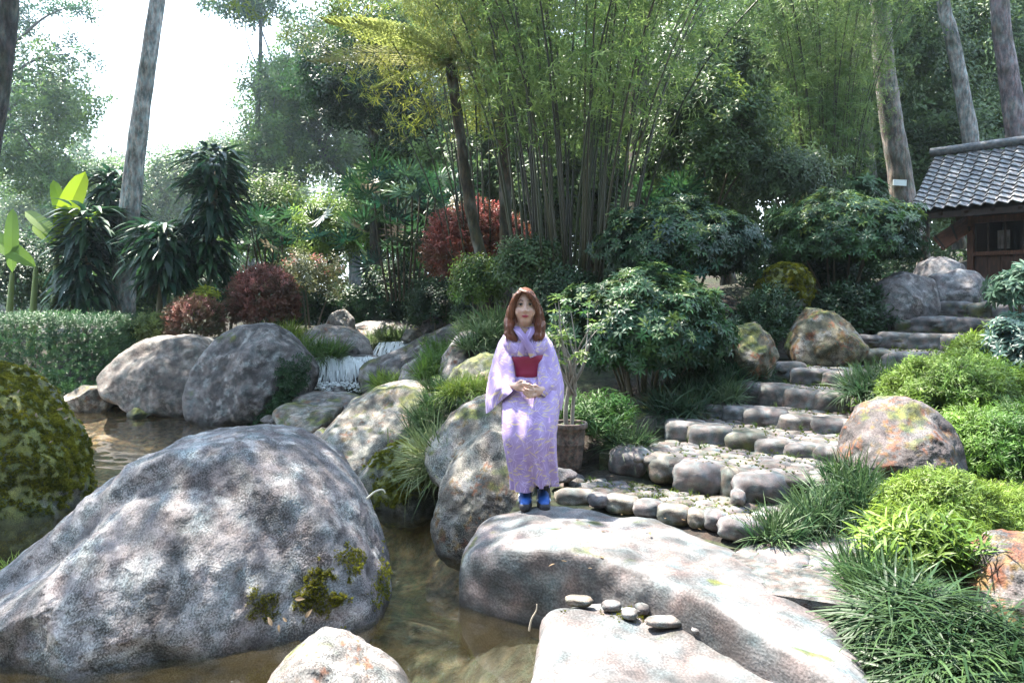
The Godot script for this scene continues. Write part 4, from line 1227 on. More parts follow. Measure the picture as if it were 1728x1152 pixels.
	part("stem", merge([tube([Vector3(-1.2, -0.1, 0), Vector3(-1.1, 0.7, 0)], [0.02, 0.015], 5, Color(0.1, 0.08, 0.06)), tube([Vector3(0.2, -0.1, 0.1), Vector3(0.3, 0.7, 0)], [0.02, 0.015], 5, Color(0.1, 0.08, 0.06)), tube([Vector3(1.3, -0.1, 0.1), Vector3(1.2, 0.7, 0)], [0.02, 0.015], 5, Color(0.1, 0.08, 0.06))]), M.twig, hedge)
	# --- dracaenas, palms, bananas
	dracaena("tall dracaena column of dark drooping leaves left of centre", [[362, 285, 14.0, 0.95, 0.7], [362, 350, 14.0, 0.85, 0.9], [352, 420, 14.0, 0.55, 0.9]], [[296, 560, 14.0], [312, 510, 14.0], [340, 430, 14.0], [362, 330, 14.0], [366, 290, 14.0]], 300, 0.44)
	dracaena("dracaena with a rounded dark head leaning over the small red shrub", [[275, 410, 13.7, 1.0, 0.7], [280, 450, 13.7, 0.8, 0.7]], [[262, 575, 13.7], [268, 520, 13.7], [276, 440, 13.7], [278, 400, 13.7]], 270, 0.42)
	dracaena("low dark dracaena left of the tall pale trunk", [[150, 390, 14.6, 0.95, 0.9], [140, 460, 14.6, 0.8, 1.3]], [[142, 570, 14.6], [146, 480, 14.6], [150, 400, 14.6]], 290, 0.44)
	dracaena("dracaena half hidden behind the tall pale trunk", [[192, 335, 15.6, 0.7, 1.1], [205, 400, 15.6, 0.6, 1.0]], [[200, 570, 15.6], [200, 450, 15.6], [195, 340, 15.6]], 200, 0.44)
	palms("clump of dark fan palms behind the waterfall", [680, 500, 14.9], 90, [585, 290, 785, 455, 14.9], 0.7, 0.42)
	palms("lighter fan palms left of the dark clump", [440, 520, 16.5], 55, [390, 350, 560, 470, 16.5], 0.8, 0.4)
	palms("small fan palm showing between bamboo and thicket", [1140, 470, 11.6], 22, [1060, 310, 1180, 400, 11.6], 0.4, 0.36)
	var ban := thing("banana_plant", "banana plant with big sunlit yellow-green leaves at the left edge", "banana plant", P(70, 560, 14.5))
	var blades := [[96, 400, 140, 282, 0.42, Color(0.30, 0.42, 0.03)], [112, 385, 86, 298, 0.26, Color(0.20, 0.33, 0.03)], [20, 460, 16, 345, 0.26, Color(0.14, 0.24, 0.05)], [100, 400, 38, 352, 0.26, Color(0.26, 0.36, 0.12)], [96, 410, 52, 378, 0.24, Color(0.20, 0.32, 0.04)], [60, 450, -40, 380, 0.34, Color(0.18, 0.30, 0.05)], [100, 410, 172, 350, 0.2, Color(0.22, 0.36, 0.04)]]
	for q in blades:
		var st := start()
		var a := P(q[0], q[1], 14.5) - ban.position
		var b := P(q[2], q[3], 14.5) - ban.position
		leaf(st, a, (b - a).normalized(), Vector3(0.35, 0.2, 0.9).normalized(), (b - a).length(), q[4], 0.16, 9, 0.22, q[5])
		part("leaf", st.commit(), M.thin, ban)
	for q in [[96, 410], [60, 450], [20, 460]]: part("stem", tube([P(q[0] - 10, 600, 14.5) - ban.position, P(q[0], q[1], 14.5) - ban.position], [0.09, 0.04], 8, Color(0.16, 0.2, 0.07)), M.twig, ban)
	# --- bamboo
	bamboo("great bamboo clump with dark canes rising behind the woman and arching outwards", P(965, 468, 10.2), 0.85, 50, Vector2(6.8, 9.6), 1.6, 0.018, 0.26, 165, 0.21, Color(0.10, 0.18, 0.05), Color(0.25, 0.34, 0.10))
	bamboo("fine-leaved feathery bamboo left of the trunk with the plate", P(1395, 340, 13.2), 0.5, 44, Vector2(5.0, 7.4), 1.0, 0.014, 0.12, 125, 0.18, Color(0.075, 0.135, 0.045), Color(0.18, 0.26, 0.08))
	bamboo("thin bamboo with yellowish leaves hanging over the tree fern", P(800, 470, 11.8), 0.35, 13, Vector2(5.2, 7.8), 1.0, 0.014, 0.4, 130, 0.21, Color(0.16, 0.22, 0.035), Color(0.36, 0.38, 0.07), Vector3(-0.7, 0, 0.1))
	# --- grasses
	var cool := Color(0.024, 0.062, 0.026)
	var cool2 := Color(0.075, 0.125, 0.045)
	var lime := Color(0.075, 0.15, 0.02)
	var lime2 := Color(0.18, 0.26, 0.035)
	grass("grass_clump", "dark arching lily turf left of the middle steps", [[1236, 652, 7.25], [1205, 664, 7.1], [1170, 672, 6.9], [1262, 640, 7.5], [1140, 700, 6.6]], 60, 0.36, 0.22, Color(0.015, 0.045, 0.022), Color(0.05, 0.09, 0.04))
	grass("grass_clump", "pale streaked lily turf beside the fourth step", [[1222, 676, 6.75]], 40, 0.3, 0.13, cool, Color(0.16, 0.22, 0.1))
	grass("grass_clump", "fine green grass mound right of the flower pot", [[985, 730, 6.1], [1020, 720, 6.2], [1000, 745, 5.95]], 55, 0.26, 0.2, Color(0.03, 0.09, 0.02), Color(0.08, 0.17, 0.03), {"kind": "dwarf"})
	grass("grass_clump", "blue-green tuft by the left end of the lowest step", [[1062, 758, 5.75]], 45, 0.28, 0.13, cool, cool2)
	grass("grass_clump", "arching grass tuft at the lower right corner of the landing", [[1345, 898, 4.3], [1385, 882, 4.35], [1312, 912, 4.2]], 45, 0.26, 0.13, cool, cool2)
	grass("grass_clump", "taller grass tuft between landing and bright round bamboo grass", [[1425, 850, 4.55], [1455, 868, 4.5], [1480, 845, 4.6], [1430, 818, 4.8]], 45, 0.30, 0.15, cool, cool2)
	grass("grass_clump", "large arching lily turf in the bottom right corner", [[1585, 1085, 3.1], [1640, 1115, 3.0], [1700, 1165, 2.85], [1750, 1175, 2.85], [1610, 1150, 2.85], [1680, 1185, 2.75], [1550, 1055, 3.2]], 60, 0.42, 0.17, Color(0.018, 0.05, 0.02), Color(0.065, 0.115, 0.04), {"kind": "tuft_2"})
	grass("grass_clump", "narrow lily turf along the right end of the long rock", [[1462, 985, 3.7], [1490, 1010, 3.5], [1510, 1040, 3.35]], 48, 0.32, 0.12, cool, Color(0.10, 0.17, 0.06))
	grass("grass_clump", "sunlit light green tuft below the round bamboo grass", [[1540, 965, 3.75], [1580, 975, 3.7]], 60, 0.28, 0.14, lime, lime2, {"kind": "dwarf"})
	bush("dwarf_bamboo", "ball of bright lime dwarf bamboo beside the paving at the right", "bamboo grass", [1498, 818, 1668, 985, 4.25], 0.3, "dwarf", 0.125, 2600, lime, lime2, {"stems": 0, "mat": M.grass, "inner": 0.6, "lobes": 0.1})
	bush("dwarf_bamboo", "lime dwarf bamboo running off the right edge beside the ball", "bamboo grass", [1630, 850, 1800, 950, 4.4], 0.3, "dwarf", 0.125, 1500, lime, lime2, {"stems": 0, "mat": M.grass, "inner": 0.6, "lobes": 0.2})
	bush("dwarf_bamboo", "sunny bank of dwarf bamboo above the rust-speckled boulder", "bamboo grass", [1490, 618, 1720, 760, 5.95], 0.5, "dwarf", 0.15, 2600, lime, Color(0.15, 0.235, 0.03), {"stems": 0, "mat": M.grass, "inner": 0.6, "lobes": 0.2})
	bush("dwarf_bamboo", "darker dwarf bamboo bank right of the rust-speckled boulder", "bamboo grass", [1580, 700, 1800, 880, 5.3], 0.5, "dwarf", 0.15, 2400, Color(0.05, 0.13, 0.02), Color(0.14, 0.25, 0.03), {"stems": 0, "mat": M.grass, "inner": 0.5, "lobes": 0.25})
	bush("dwarf_bamboo", "light green dwarf bamboo at the right end of the sixth step", "bamboo grass", [1628, 585, 1740, 665, 6.7], 0.4, "dwarf", 0.2, 700, lime, lime2, {"stems": 0, "mat": M.grass, "inner": 0.6})
	grass("grass_clump", "dark grass overhanging the right end of the fifth step", [[1500, 660, 6.3], [1535, 665, 6.1], [1470, 672, 6.3]], 50, 0.36, 0.18, cool, cool2)
	grass("grass_clump", "green grass tuft on the rock left of the waterfall lip", [[555, 606, 12.2], [530, 604, 12.3]], 45, 0.5, 0.2, Color(0.05, 0.11, 0.03), Color(0.14, 0.22, 0.05))
	grass("grass_clump", "pale sunlit grass hanging over the top of the waterfall", [[640, 580, 14.3], [662, 578, 14.3]], 50, 0.45, 0.2, Color(0.12, 0.2, 0.07), Color(0.3, 0.36, 0.15))
	grass("grass_clump", "yellow-green grass behind the tall dark boulder's crest", [[500, 585, 12.8], [480, 570, 13.0]], 40, 0.45, 0.2, FRESH, LIME)
	grass("grass_clump", "dark arching grass behind the upper pool", [[690, 545, 15.6], [720, 540, 15.6], [660, 540, 15.9]], 40, 0.6, 0.25, Color(0.02, 0.06, 0.03), Color(0.06, 0.11, 0.05))
	grass("grass_clump", "grass on the bank between the waterfall and the squat boulder", [[650, 652, 9.8], [665, 660, 9.6]], 45, 0.34, 0.16, FRESH, LIME)
	grass("grass_clump", "green grass strip between the slope boulders", [[735, 620, 9.2], [728, 640, 9.0], [742, 600, 9.6]], 45, 0.34, 0.16, Color(0.05, 0.12, 0.025), FRESH)
	grass("grass_clump", "dark tuft hanging over the large sloping boulder", [[745, 690, 7.4], [730, 715, 7.2], [752, 665, 7.6], [720, 735, 7.1]], 50, 0.3, 0.16, Color(0.03, 0.08, 0.03), cool2)
	grass("grass_clump", "light grass behind the pale slanting boulder", [[775, 668, 7.0], [800, 660, 7.0]], 45, 0.26, 0.15, FRESH, LIME)
	grass("grass_clump", "long pale blades spilling over the low mossy boulder", [[745, 775, 5.95], [765, 790, 5.8], [735, 800, 5.85]], 40, 0.42, 0.11, Color(0.08, 0.13, 0.04), Color(0.27, 0.30, 0.13), {"sway": Vector3(-0.35, 0, 0.35)})
	grass("grass_clump", "fine grass covering the slope left of the woman's shoulder", [[815, 590, 8.9], [840, 570, 9.0], [800, 560, 9.6], [850, 550, 9.4]], 55, 0.36, 0.25, Color(0.05, 0.1, 0.035), Color(0.13, 0.19, 0.07))
	grass("grass_clump", "small fern-like tuft at the far left edge of the huge boulder", [[28, 972, 4.33]], 30, 0.18, 0.05, FRESH, LIME)
	var cover := thing("ground_cover", "low leafy ground cover on the bank at the right edge", "ground cover", Vector3(4, 0.8, -4))
	cover.set_meta("kind", "stuff")
	rng.seed = 71
	for k in 5200:
		var x := rr(2.7, 9.0)
		var z := rr(-9.0, 2.5)
		if x < 2.7 - (z + 2.0) * 0.52 or x < 3.1: continue
		var y := ground_y(x, z)
		put_sprig("dwarf", Vector3(x, y, z) - cover.position, Vector3.UP + ball() * 0.4, rr(0.12, 0.26), green(Color(0.03, 0.08, 0.02), Color(0.09, 0.16, 0.03), Vector3(x, 0, z)))
	empty_bag(cover, "leaves", M.grass)
	# ivy on the tall dark boulder
	var ivy := thing("ivy", "creeping ivy covering the right foot of the tall dark boulder", "ivy", P(480, 712, 10.25))
	rng.seed = 61
	for k in 700:
		var t := rng.randf()
		var p := P(lerpf(440, 505, t) + rr(-22, 22), lerpf(712, 622, t) + rr(-26, 22), 10.32 + 0.25 * t + rr(-0.06, 0.05)) - ivy.position
		put_sprig("twig", p, Vector3(rr(-0.4, 0.4), rr(-0.3, 0.5), 1), 0.09 * rr(0.7, 1.3), green(Color(0.012, 0.04, 0.015), Color(0.04, 0.10, 0.03), p))
	empty_bag(ivy, "foliage", M.gloss)
	# --- tree fern with the leaning trunk
	var tf := thing("tree_fern", "tree fern on a leaning mossy trunk with pale feathery fronds", "tree fern", P(838, 540, 11.2))
	part("trunk", trunk_mesh([Vector3(0, -0.1, 0), P(822, 470, 11.2) - tf.position, P(795, 360, 11.2) - tf.position, P(778, 240, 11.2) - tf.position, P(760, 110, 11.2) - tf.position], 0.10, 0.075, 12, Color(0.13, 0.10, 0.06), 0.2, 0.25), M.bark, tf)
	var apex := P(760, 105, 11.2) - tf.position
	rng.seed = 19
	var ends := [[538, 108], [640, 150], [610, 40], [700, 160], [860, 150], [900, 60], [680, -30], [830, -40], [760, -70], [720, 175], [560, 40], [880, 180]]
	for k in ends.size():
		var d: Vector3 = P(ends[k][0], ends[k][1], 10.6 + rr(-0.7, 0.6)) - tf.position - apex
		var len := d.length() * 1.05
		var y := (d + Vector3.UP * 0.28 * len).normalized()
		var z := (Vector3.UP - y * y.y).normalized()
		part("frond", tinted("frond", Color(0.34, 0.38, 0.13) * rr(0.75, 1.15)), M.thin, tf, Transform3D(Basis(y.cross(z), y, z) * Basis().scaled(Vector3(len * 0.8, len, len)), apex))
	# --- trees whose trunks show
	var pale := Color(0.58, 0.58, 0.57)
	var brown := Color(0.17, 0.125, 0.09)
	var up := Vector3(0, 1, 0)
	tree("tall_tree", "tall pale leaning trunk standing against the bright sky at the left", [P(203, 580, 15), P(212, 430, 15), P(232, 230, 15), P(268, -20, 15), P(330, -420, 15.5)], 0.25, 0.11, pale, [[P(300, -420, 15), Vector3(2.6, 1.6, 2.4), 1500, 0.5, MID, FRESH], [P(60, -520, 13), Vector3(2.4, 1.5, 2.4), 1300, 0.5, MID, FRESH]])
	tree("tall_tree", "dark trunk cut by the left edge of the photo", [P(-60, 580, 12), P(-24, 300, 12), P(4, 120, 12), P(20, -60, 12), P(40, -420, 12)], 0.15, 0.13, Color(0.12, 0.105, 0.11), [[Vector3(-5.2, 8.6, -8.2), Vector3(2.4, 1.3, 2.0), 1100, 0.5, MID, FRESH], [P(-180, -330, 11), Vector3(2.6, 1.6, 2.2), 1300, 0.5, MID, FRESH]])
	tree("slender_tree", "slender thin-stemmed tree with a small crown at the top left of centre", [P(420, 540, 23), P(428, 330, 23), P(438, 120, 23), P(440, 20, 23)], 0.11, 0.05, Color(0.16, 0.17, 0.18), [[P(420, 0, 23), Vector3(1.3, 0.6, 1.2), 420, 0.4, TEAL, MID], [P(490, 150, 23), Vector3(1.3, 0.9, 1.2), 600, 0.4, MID, FRESH], [P(455, 240, 23), Vector3(1.0, 0.8, 1.0), 420, 0.4, MID, FRESH]])
	tree("dark_tree", "dark round-crowned tree with a straight trunk left of the tree fern", [P(634, 470, 18.5), P(632, 300, 18.5), P(626, 180, 18.5), P(622, 110, 18.5)], 0.15, 0.09, Color(0.08, 0.065, 0.05), [[P(620, 150, 18.5), Vector3(1.2, 0.9, 1.1), 1300, 0.32, Color(0.012, 0.035, 0.015), Color(0.03, 0.075, 0.03)], [P(690, 220, 18.8), Vector3(1.0, 1.0, 1.0), 900, 0.32, Color(0.012, 0.035, 0.015), Color(0.035, 0.08, 0.03)], [P(560, 130, 18.8), Vector3(1.0, 0.9, 1.0), 700, 0.34, DEEP, MID], [P(650, 60, 19), Vector3(1.4, 0.9, 1.2), 800, 0.36, MID, FRESH]])
	tree("limbed_tree", "open tree with bare curving limbs against the white sky left of the dark tree", [P(600, 500, 25), P(590, 330, 25), P(560, 270, 25), P(520, 220, 25)], 0.2, 0.1, Color(0.13, 0.14, 0.15), [[P(500, 180, 25), Vector3(1.5, 1.1, 1.3), 900, 0.42, MID, FRESH], [P(540, 90, 25.5), Vector3(1.5, 1.2, 1.3), 700, 0.42, MID, FRESH], [P(600, 260, 25), Vector3(1.3, 0.8, 1.2), 450, 0.42, MID, FRESH], [P(470, 270, 25), Vector3(1.4, 0.9, 1.2), 600, 0.42, MID, FRESH], [P(590, 170, 25), Vector3(1.3, 1.1, 1.2), 600, 0.42, Color(0.035, 0.08, 0.03), Color(0.09, 0.16, 0.045)]])
	tree("mossy_tree", "straight mossy trunk directly above the woman's head", [P(852, 520, 11.6), P(853, 350, 11.6), P(848, 150, 11.6), P(845, -40, 11.6), P(840, -300, 11.6)], 0.10, 0.085, brown, [[P(850, -260, 11.8), Vector3(1.8, 1.2, 1.6), 420, 0.4, MID, FRESH]])
	tree("brown_tree", "broad brown trunk standing inside the great bamboo", [P(1082, 480, 13), P(1080, 330, 13), P(1078, 120, 13), P(1074, -60, 13), P(1070, -330, 13)], 0.2, 0.16, brown, [[P(1100, -330, 12.5), Vector3(2.2, 1.4, 2.0), 350, 0.42, MID, FRESH]])
	tree("plate_tree", "thick lichened trunk carrying a small white plate, left of the hut", [P(1532, 400, 14.4), P(1520, 300, 14.4), P(1500, 170, 14.4), P(1488, 40, 14.4), P(1478, -320, 14.4)], 0.24, 0.17, Color(0.34, 0.29, 0.26), [[P(1480, -330, 14), Vector3(2.4, 1.5, 2.2), 420, 0.45, Color(0.035, 0.08, 0.03), Color(0.09, 0.16, 0.045)]])
	tree("grey_tree", "smooth grey trunk bending left above the hut roof", [P(1652, 400, 18), P(1640, 250, 18), P(1622, 140, 18), P(1604, 50, 18), P(1592, 0, 18), P(1580, -200, 18)], 0.2, 0.13, Color(0.5, 0.49, 0.47), [[P(1570, -230, 18), Vector3(2.4, 1.5, 2.2), 500, 0.45, Color(0.035, 0.08, 0.03), Color(0.09, 0.16, 0.045)]])
	tree("grey_tree", "purplish trunk with dark knots near the right edge above the roof", [P(1728, 400, 17), P(1718, 240, 17), P(1702, 120, 17), P(1688, 10, 17), P(1680, -220, 17)], 0.26, 0.17, Color(0.27, 0.21, 0.22), [[P(1700, -230, 17), Vector3(2.4, 1.5, 2.2), 500, 0.45, Color(0.035, 0.08, 0.03), Color(0.09, 0.16, 0.045)]])
	tree("grey_tree", "thin pale trunk between fine bamboo and the plate trunk", [P(1482, 400, 19), P(1472, 300, 19), P(1462, 180, 19), P(1456, 60, 19), P(1452, -100, 19)], 0.14, 0.1, Color(0.48, 0.48, 0.47), [[P(1450, -130, 19), Vector3(2.0, 1.3, 1.8), 800, 0.45, Color(0.035, 0.08, 0.03), Color(0.09, 0.16, 0.045)]])
	tree("grey_tree", "faint slim trunk between the bent grey trunk and the knotty one", [P(1672, 400, 23), P(1664, 200, 23), P(1656, 0, 23), P(1652, -150, 23)], 0.13, 0.1, Color(0.25, 0.22, 0.27), [[P(1650, -120, 23), Vector3(2.2, 1.5, 2), 900, 0.45, Color(0.035, 0.08, 0.03), Color(0.09, 0.16, 0.045)]])
	# lacy tree at the left, its branches reaching into the sky
	tree("lacy_tree", "lacy tree with thin branches reaching into the white sky at the upper left", [P(-30, 560, 21), P(-20, 350, 21), P(-5, 200, 21), P(20, 60, 21)], 0.2, 0.1, Color(0.1, 0.09, 0.1), [[P(60, 150, 21), Vector3(1.4, 1.3, 1.3), 420, 0.36, MID, FRESH], [P(110, 180, 21), Vector3(0.9, 1.0, 1.0), 240, 0.36, MID, FRESH], [P(30, 260, 21), Vector3(1.4, 1.2, 1.3), 420, 0.36, MID, FRESH], [P(90, 300, 21), Vector3(0.9, 0.7, 1.0), 300, 0.34, MID, FRESH], [P(120, 90, 21), Vector3(0.8, 0.4, 0.8), 90, 0.3, TEAL, MID], [P(120, 10, 21), Vector3(0.9, 0.25, 0.8), 110, 0.3, TEAL, MID], [P(0, 30, 21), Vector3(1.0, 0.8, 1.0), 260, 0.34, TEAL, MID]])
	# middle-distance trees without a clear trunk of their own in the photo: their crowns fill the gaps
	var far := [["tall tree filling the gap right of the great bamboo", 1230, 480, 17, 1180, 160, 2.2, 2.4], ["dark tree behind the fine-leaved bamboo", 1380, 470, 20, 1400, 130, 2.8, 2.8], ["deep green tree behind the plate trunk", 1560, 450, 21, 1560, 120, 2.5, 3.0], ["dark tree behind the knotty trunk at the right edge", 1700, 440, 22, 1690, 100, 2.6, 3.2], ["leafy tree low behind the hut roof", 1620, 420, 20, 1600, 260, 1.9, 1.4],
			["sunlit tree behind the tall dracaena", 300, 520, 26, 300, 330, 2.2, 2.0], ["pale hazy tree left of the tall trunk", 120, 520, 27, 110, 350, 2.4, 2.0], ["hazy tree between the dracaena and the slender tree", 380, 520, 27, 400, 300, 1.8, 1.7], ["tree of mixed greens behind the mossy trunk", 870, 480, 17, 880, 230, 1.6, 2.4], ["bright tree behind the tree fern's trunk", 760, 480, 19, 740, 270, 1.5, 1.9], ["green tree low behind the fan palms", 680, 480, 20, 690, 350, 1.8, 1.2], ["dark tree behind the great bamboo's canes", 1000, 480, 16, 1000, 260, 1.8, 2.2]]
	for q in far:
		var c := P(q[4], q[5], q[3])
		var warm: bool = q[4] < 800
		var a := MID if warm else Color(0.045, 0.095, 0.035)
		var b := Color(0.16, 0.25, 0.06) if warm else Color(0.12, 0.19, 0.06)
		var rx: float = q[6]
		var ry: float = q[7]
		tree("leafy_tree", q[0], [P(q[1], q[2], q[3]), P(q[1], q[2], q[3]).lerp(c, 0.5) + up * 0.2, c], 0.16, 0.08, brown, [[c, Vector3(rx, ry, rx) * 0.8, 1300, 0.42, a, b], [c + Vector3(-rx * 0.6, -ry * 0.4, 0.3), Vector3(rx, ry, rx) * 0.5, 600, 0.4, a, b], [c + Vector3(rx * 0.6, ry * 0.35, 0), Vector3(rx, ry, rx) * 0.5, 600, 0.4, a, b], [c + Vector3(rx * 0.3, -ry * 0.8, 0.2), Vector3(rx, ry, rx) * 0.45, 500, 0.4, a, b]], {"inner": 0.3})
	# the far wood, one mass
	var wood := thing("far_wood", "far-off dense wood closing the view, with unseen wood added behind the camera", "wood", Vector3(0, 2, -36))
	wood.set_meta("kind", "stuff")
	rng.seed = 99
	for k in 36000:
		var px := rr(-350, 2100)
		var d := rr(29, 40)
		if px < 620 and rng.randf() < 0.6: continue
		var top := 0.0
		if px < 130: top = 150.0
		elif px < 420: top = 150.0 + 150.0 * sst(110, 180, px)
		else: top = 300.0 - 460.0 * sst(430, 660, px)
		top += nA.get_noise_1d(px * 0.02) * 70.0 + nB.get_noise_1d(px * 0.05) * 40.0
		var py := lerpf(545.0, top, rng.randf())
		var p := P(px, py, d) - wood.position
		put_sprig("twig", p, ball() + Vector3.UP * 0.4, rr(0.55, 1.15), green(Color(0.05, 0.10, 0.04), Color(0.17, 0.24, 0.09), p * 0.25))
	for k in 15000:                                       # unseen wood added behind the photographer to dim the sky fill
		var an := rr(-0.15, PI + 0.15)
		var d := rr(12, 20)
		put_sprig("twig", Vector3(cos(an) * d, 0.5 + 16.0 * rng.randf(), sin(an) * d) - wood.position, ball() + Vector3.UP * 0.4, rr(0.9, 1.5), green(Color(0.03, 0.075, 0.03), Color(0.09, 0.15, 0.05), Vector3(an * 4.0, 0, d)))
	empty_bag(wood, "foliage", M.leaf)
# ------------------------------------------------------------------ the woman
var hold := Vector3.ZERO                                 # where her feet stand

func W(px: float, py: float, dz: float) -> Vector3: return P(px, py, 4.75 - dz) - hold

func nets(prims: Array, lo: Vector3, hi: Vector3, cell: float, paint: Callable) -> ArrayMesh:
	# one skin round the smooth union of tapered limbs and ellipsoids, by surface nets
	var nx := int((hi.x - lo.x) / cell) + 2
	var ny := int((hi.y - lo.y) / cell) + 2
	var nz := int((hi.z - lo.z) / cell) + 2
	var f := PackedFloat32Array()
	f.resize(nx * ny * nz)
	f.fill(0.2)
	for q in prims:
		var k: float = q[5]
		var a: Vector3 = q[1]
		var b: Vector3 = q[2]
		var ellipsoid: bool = q[0] == "e"
		var r0: float = maxf(b.x, maxf(b.y, b.z)) if ellipsoid else maxf(q[3], q[4])
		var m := r0 + k + cell * 2.0
		var l := (a if ellipsoid else a.min(b)) - Vector3.ONE * m - lo
		var h := (a if ellipsoid else a.max(b)) + Vector3.ONE * m - lo
		var ab := b - a
		var inv := 1.0 / maxf(ab.length_squared(), 1e-9)
		var cut: bool = ellipsoid and q[3] < 0.0
		for z in range(maxi(0, int(l.z / cell)), mini(nz, int(h.z / cell) + 2)):
			for y in range(maxi(0, int(l.y / cell)), mini(ny, int(h.y / cell) + 2)):
				var row := (z * ny + y) * nx
				for x in range(maxi(0, int(l.x / cell)), mini(nx, int(h.x / cell) + 2)):
					var p := lo + Vector3(x, y, z) * cell
					var d: float
					if ellipsoid:
						var u := (p - a) / b
						var n := u.length()
						d = n * (n - 1.0) / maxf((u / b).length(), 1e-6)
					else:
						var t := clampf((p - a).dot(ab) * inv, 0.0, 1.0)
						d = (p - a - ab * t).length() - lerpf(q[3], q[4], t)
					var o := f[row + x]
					if cut:
						d = -d
						var e := maxf(k - absf(o - d), 0.0) / k
						f[row + x] = maxf(o, d) + e * e * k * 0.25
					else:
						var e := maxf(k - absf(o - d), 0.0) / k
						f[row + x] = minf(o, d) - e * e * k * 0.25
	var id := PackedInt32Array()
	id.resize(nx * ny * nz)
	id.fill(-1)
	var pos := PackedVector3Array()
	var nor := PackedVector3Array()
	var col := PackedColorArray()
	var off := [0, 1, nx, nx + 1, nx * ny, nx * ny + 1, nx * ny + nx, nx * ny + nx + 1]
	var cor := [Vector3(0, 0, 0), Vector3(1, 0, 0), Vector3(0, 1, 0), Vector3(1, 1, 0), Vector3(0, 0, 1), Vector3(1, 0, 1), Vector3(0, 1, 1), Vector3(1, 1, 1)]
	var edges := [[0, 1], [2, 3], [4, 5], [6, 7], [0, 2], [1, 3], [4, 6], [5, 7], [0, 4], [1, 5], [2, 6], [3, 7]]
	for z in nz - 1:
		for y in ny - 1:
			for x in nx - 1:
				var i := (z * ny + y) * nx + x
				var inside := 0
				for c in 8: if f[i + off[c]] < 0.0: inside += 1
				if inside == 0 or inside == 8: continue
				var s := Vector3.ZERO
				var n := 0
				for e in edges:
					var va := f[i + off[e[0]]]
					var vb := f[i + off[e[1]]]
					if (va < 0.0) != (vb < 0.0):
						s += cor[e[0]].lerp(cor[e[1]], va / (va - vb))
						n += 1
				id[i] = pos.size()
				var g := Vector3.ZERO
				for c in 8: g += (cor[c] * 2.0 - Vector3.ONE) * f[i + off[c]]
				pos.append(lo + (Vector3(x, y, z) + s / n) * cell)
				nor.append(g.normalized())
				col.append(paint.call(pos[-1]))
	var idx := PackedInt32Array()
	for z in range(1, nz - 1):
		for y in range(1, ny - 1):
			for x in range(1, nx - 1):
				var i := (z * ny + y) * nx + x
				for ax in 3:
					var st: int = [1, nx, nx * ny][ax]
					var u: int = [nx, nx * ny, 1][ax]
					var v: int = [nx * ny, 1, nx][ax]
					if (f[i] < 0.0) == (f[i + st] < 0.0): continue
					var a := id[i - u - v]
					var b := id[i - v]
					var c := id[i]
					var d := id[i - u]
					if a < 0 or b < 0 or c < 0 or d < 0: continue
					if f[i] < 0.0: idx.append_array(PackedInt32Array([a, c, b, a, d, c]))
					else: idx.append_array(PackedInt32Array([a, b, c, a, c, d]))
	return arrays(pos, nor, idx, col)

func loft(rings: Array, count: int, paint_uv: Vector2) -> ArrayMesh:       # rings of points, each of the same number
	var pos := PackedVector3Array()
	var uv := PackedVector2Array()
	var run := 0.0
	for j in rings.size():
		if j > 0: run += (rings[j][0] - rings[j - 1][0]).length()
		var w := 0.0
		for i in count + 1:
			pos.append(rings[j][i % count])
			uv.append(Vector2(float(i) / count * paint_uv.x, run * paint_uv.y))
	return grid_mesh(pos, count + 1, rings.size(), PackedColorArray(), uv, true)

func robe_cloth() -> StandardMaterial3D:                 # lilac cotton printed with white grass and short gold strokes
	var n := 768
	var im := Image.create(n, n, false, Image.FORMAT_RGB8)
	im.fill(Color(0.60, 0.52, 0.70))
	var r := RandomNumberGenerator.new()
	r.seed = 31
	for k in 260:                                        # faint darker and paler washes
		var c := Vector2(r.randf() * n, r.randf() * n)
		var rad := r.randf_range(14, 50)
		var tone := Color(0.70, 0.64, 0.78) if k % 2 else Color(0.48, 0.39, 0.62)
		for y in range(int(c.y - rad), int(c.y + rad)):
			for x in range(int(c.x - rad), int(c.x + rad)):
				var d := Vector2(x, y).distance_to(c) / rad
				if d < 1.0:
					var o := im.get_pixel(posmod(x, n), posmod(y, n))
					im.set_pixel(posmod(x, n), posmod(y, n), o.lerp(tone, 0.3 * (1.0 - d)))
	for k in 420:
		var gold := k % 3 == 0
		var p := Vector2(r.randf() * n, r.randf() * n)
		var an := r.randf_range(0.4, 2.7) if not gold else r.randf_range(-0.6, 0.9)
		var turn := r.randf_range(-0.008, 0.008)
		var len := r.randf_range(45, 90) if gold else r.randf_range(50, 130)
		var w := r.randf_range(4.5, 8.5) if gold else r.randf_range(1.5, 3.2)
		var c := Color(0.80, 0.72, 0.52) if gold else Color(0.80, 0.74, 0.92)
		for s in int(len):
			an += turn
			p += Vector2.from_angle(an)
			var half := w * sin(PI * s / len)
			for h in range(-int(half), int(half) + 1):
				var q := p + Vector2.from_angle(an + PI / 2) * h
				var x := posmod(int(q.x), n)
				var y := posmod(int(q.y), n)
				im.set_pixel(x, y, im.get_pixel(x, y).lerp(c, 0.75 if gold else 0.6))
	var m := mat(Color.WHITE, 0.75)
	m.albedo_texture = ImageTexture.create_from_image(im)
	m.rim_enabled = true
	m.rim = 0.2
	m.rim_tint = 0.6
	return m

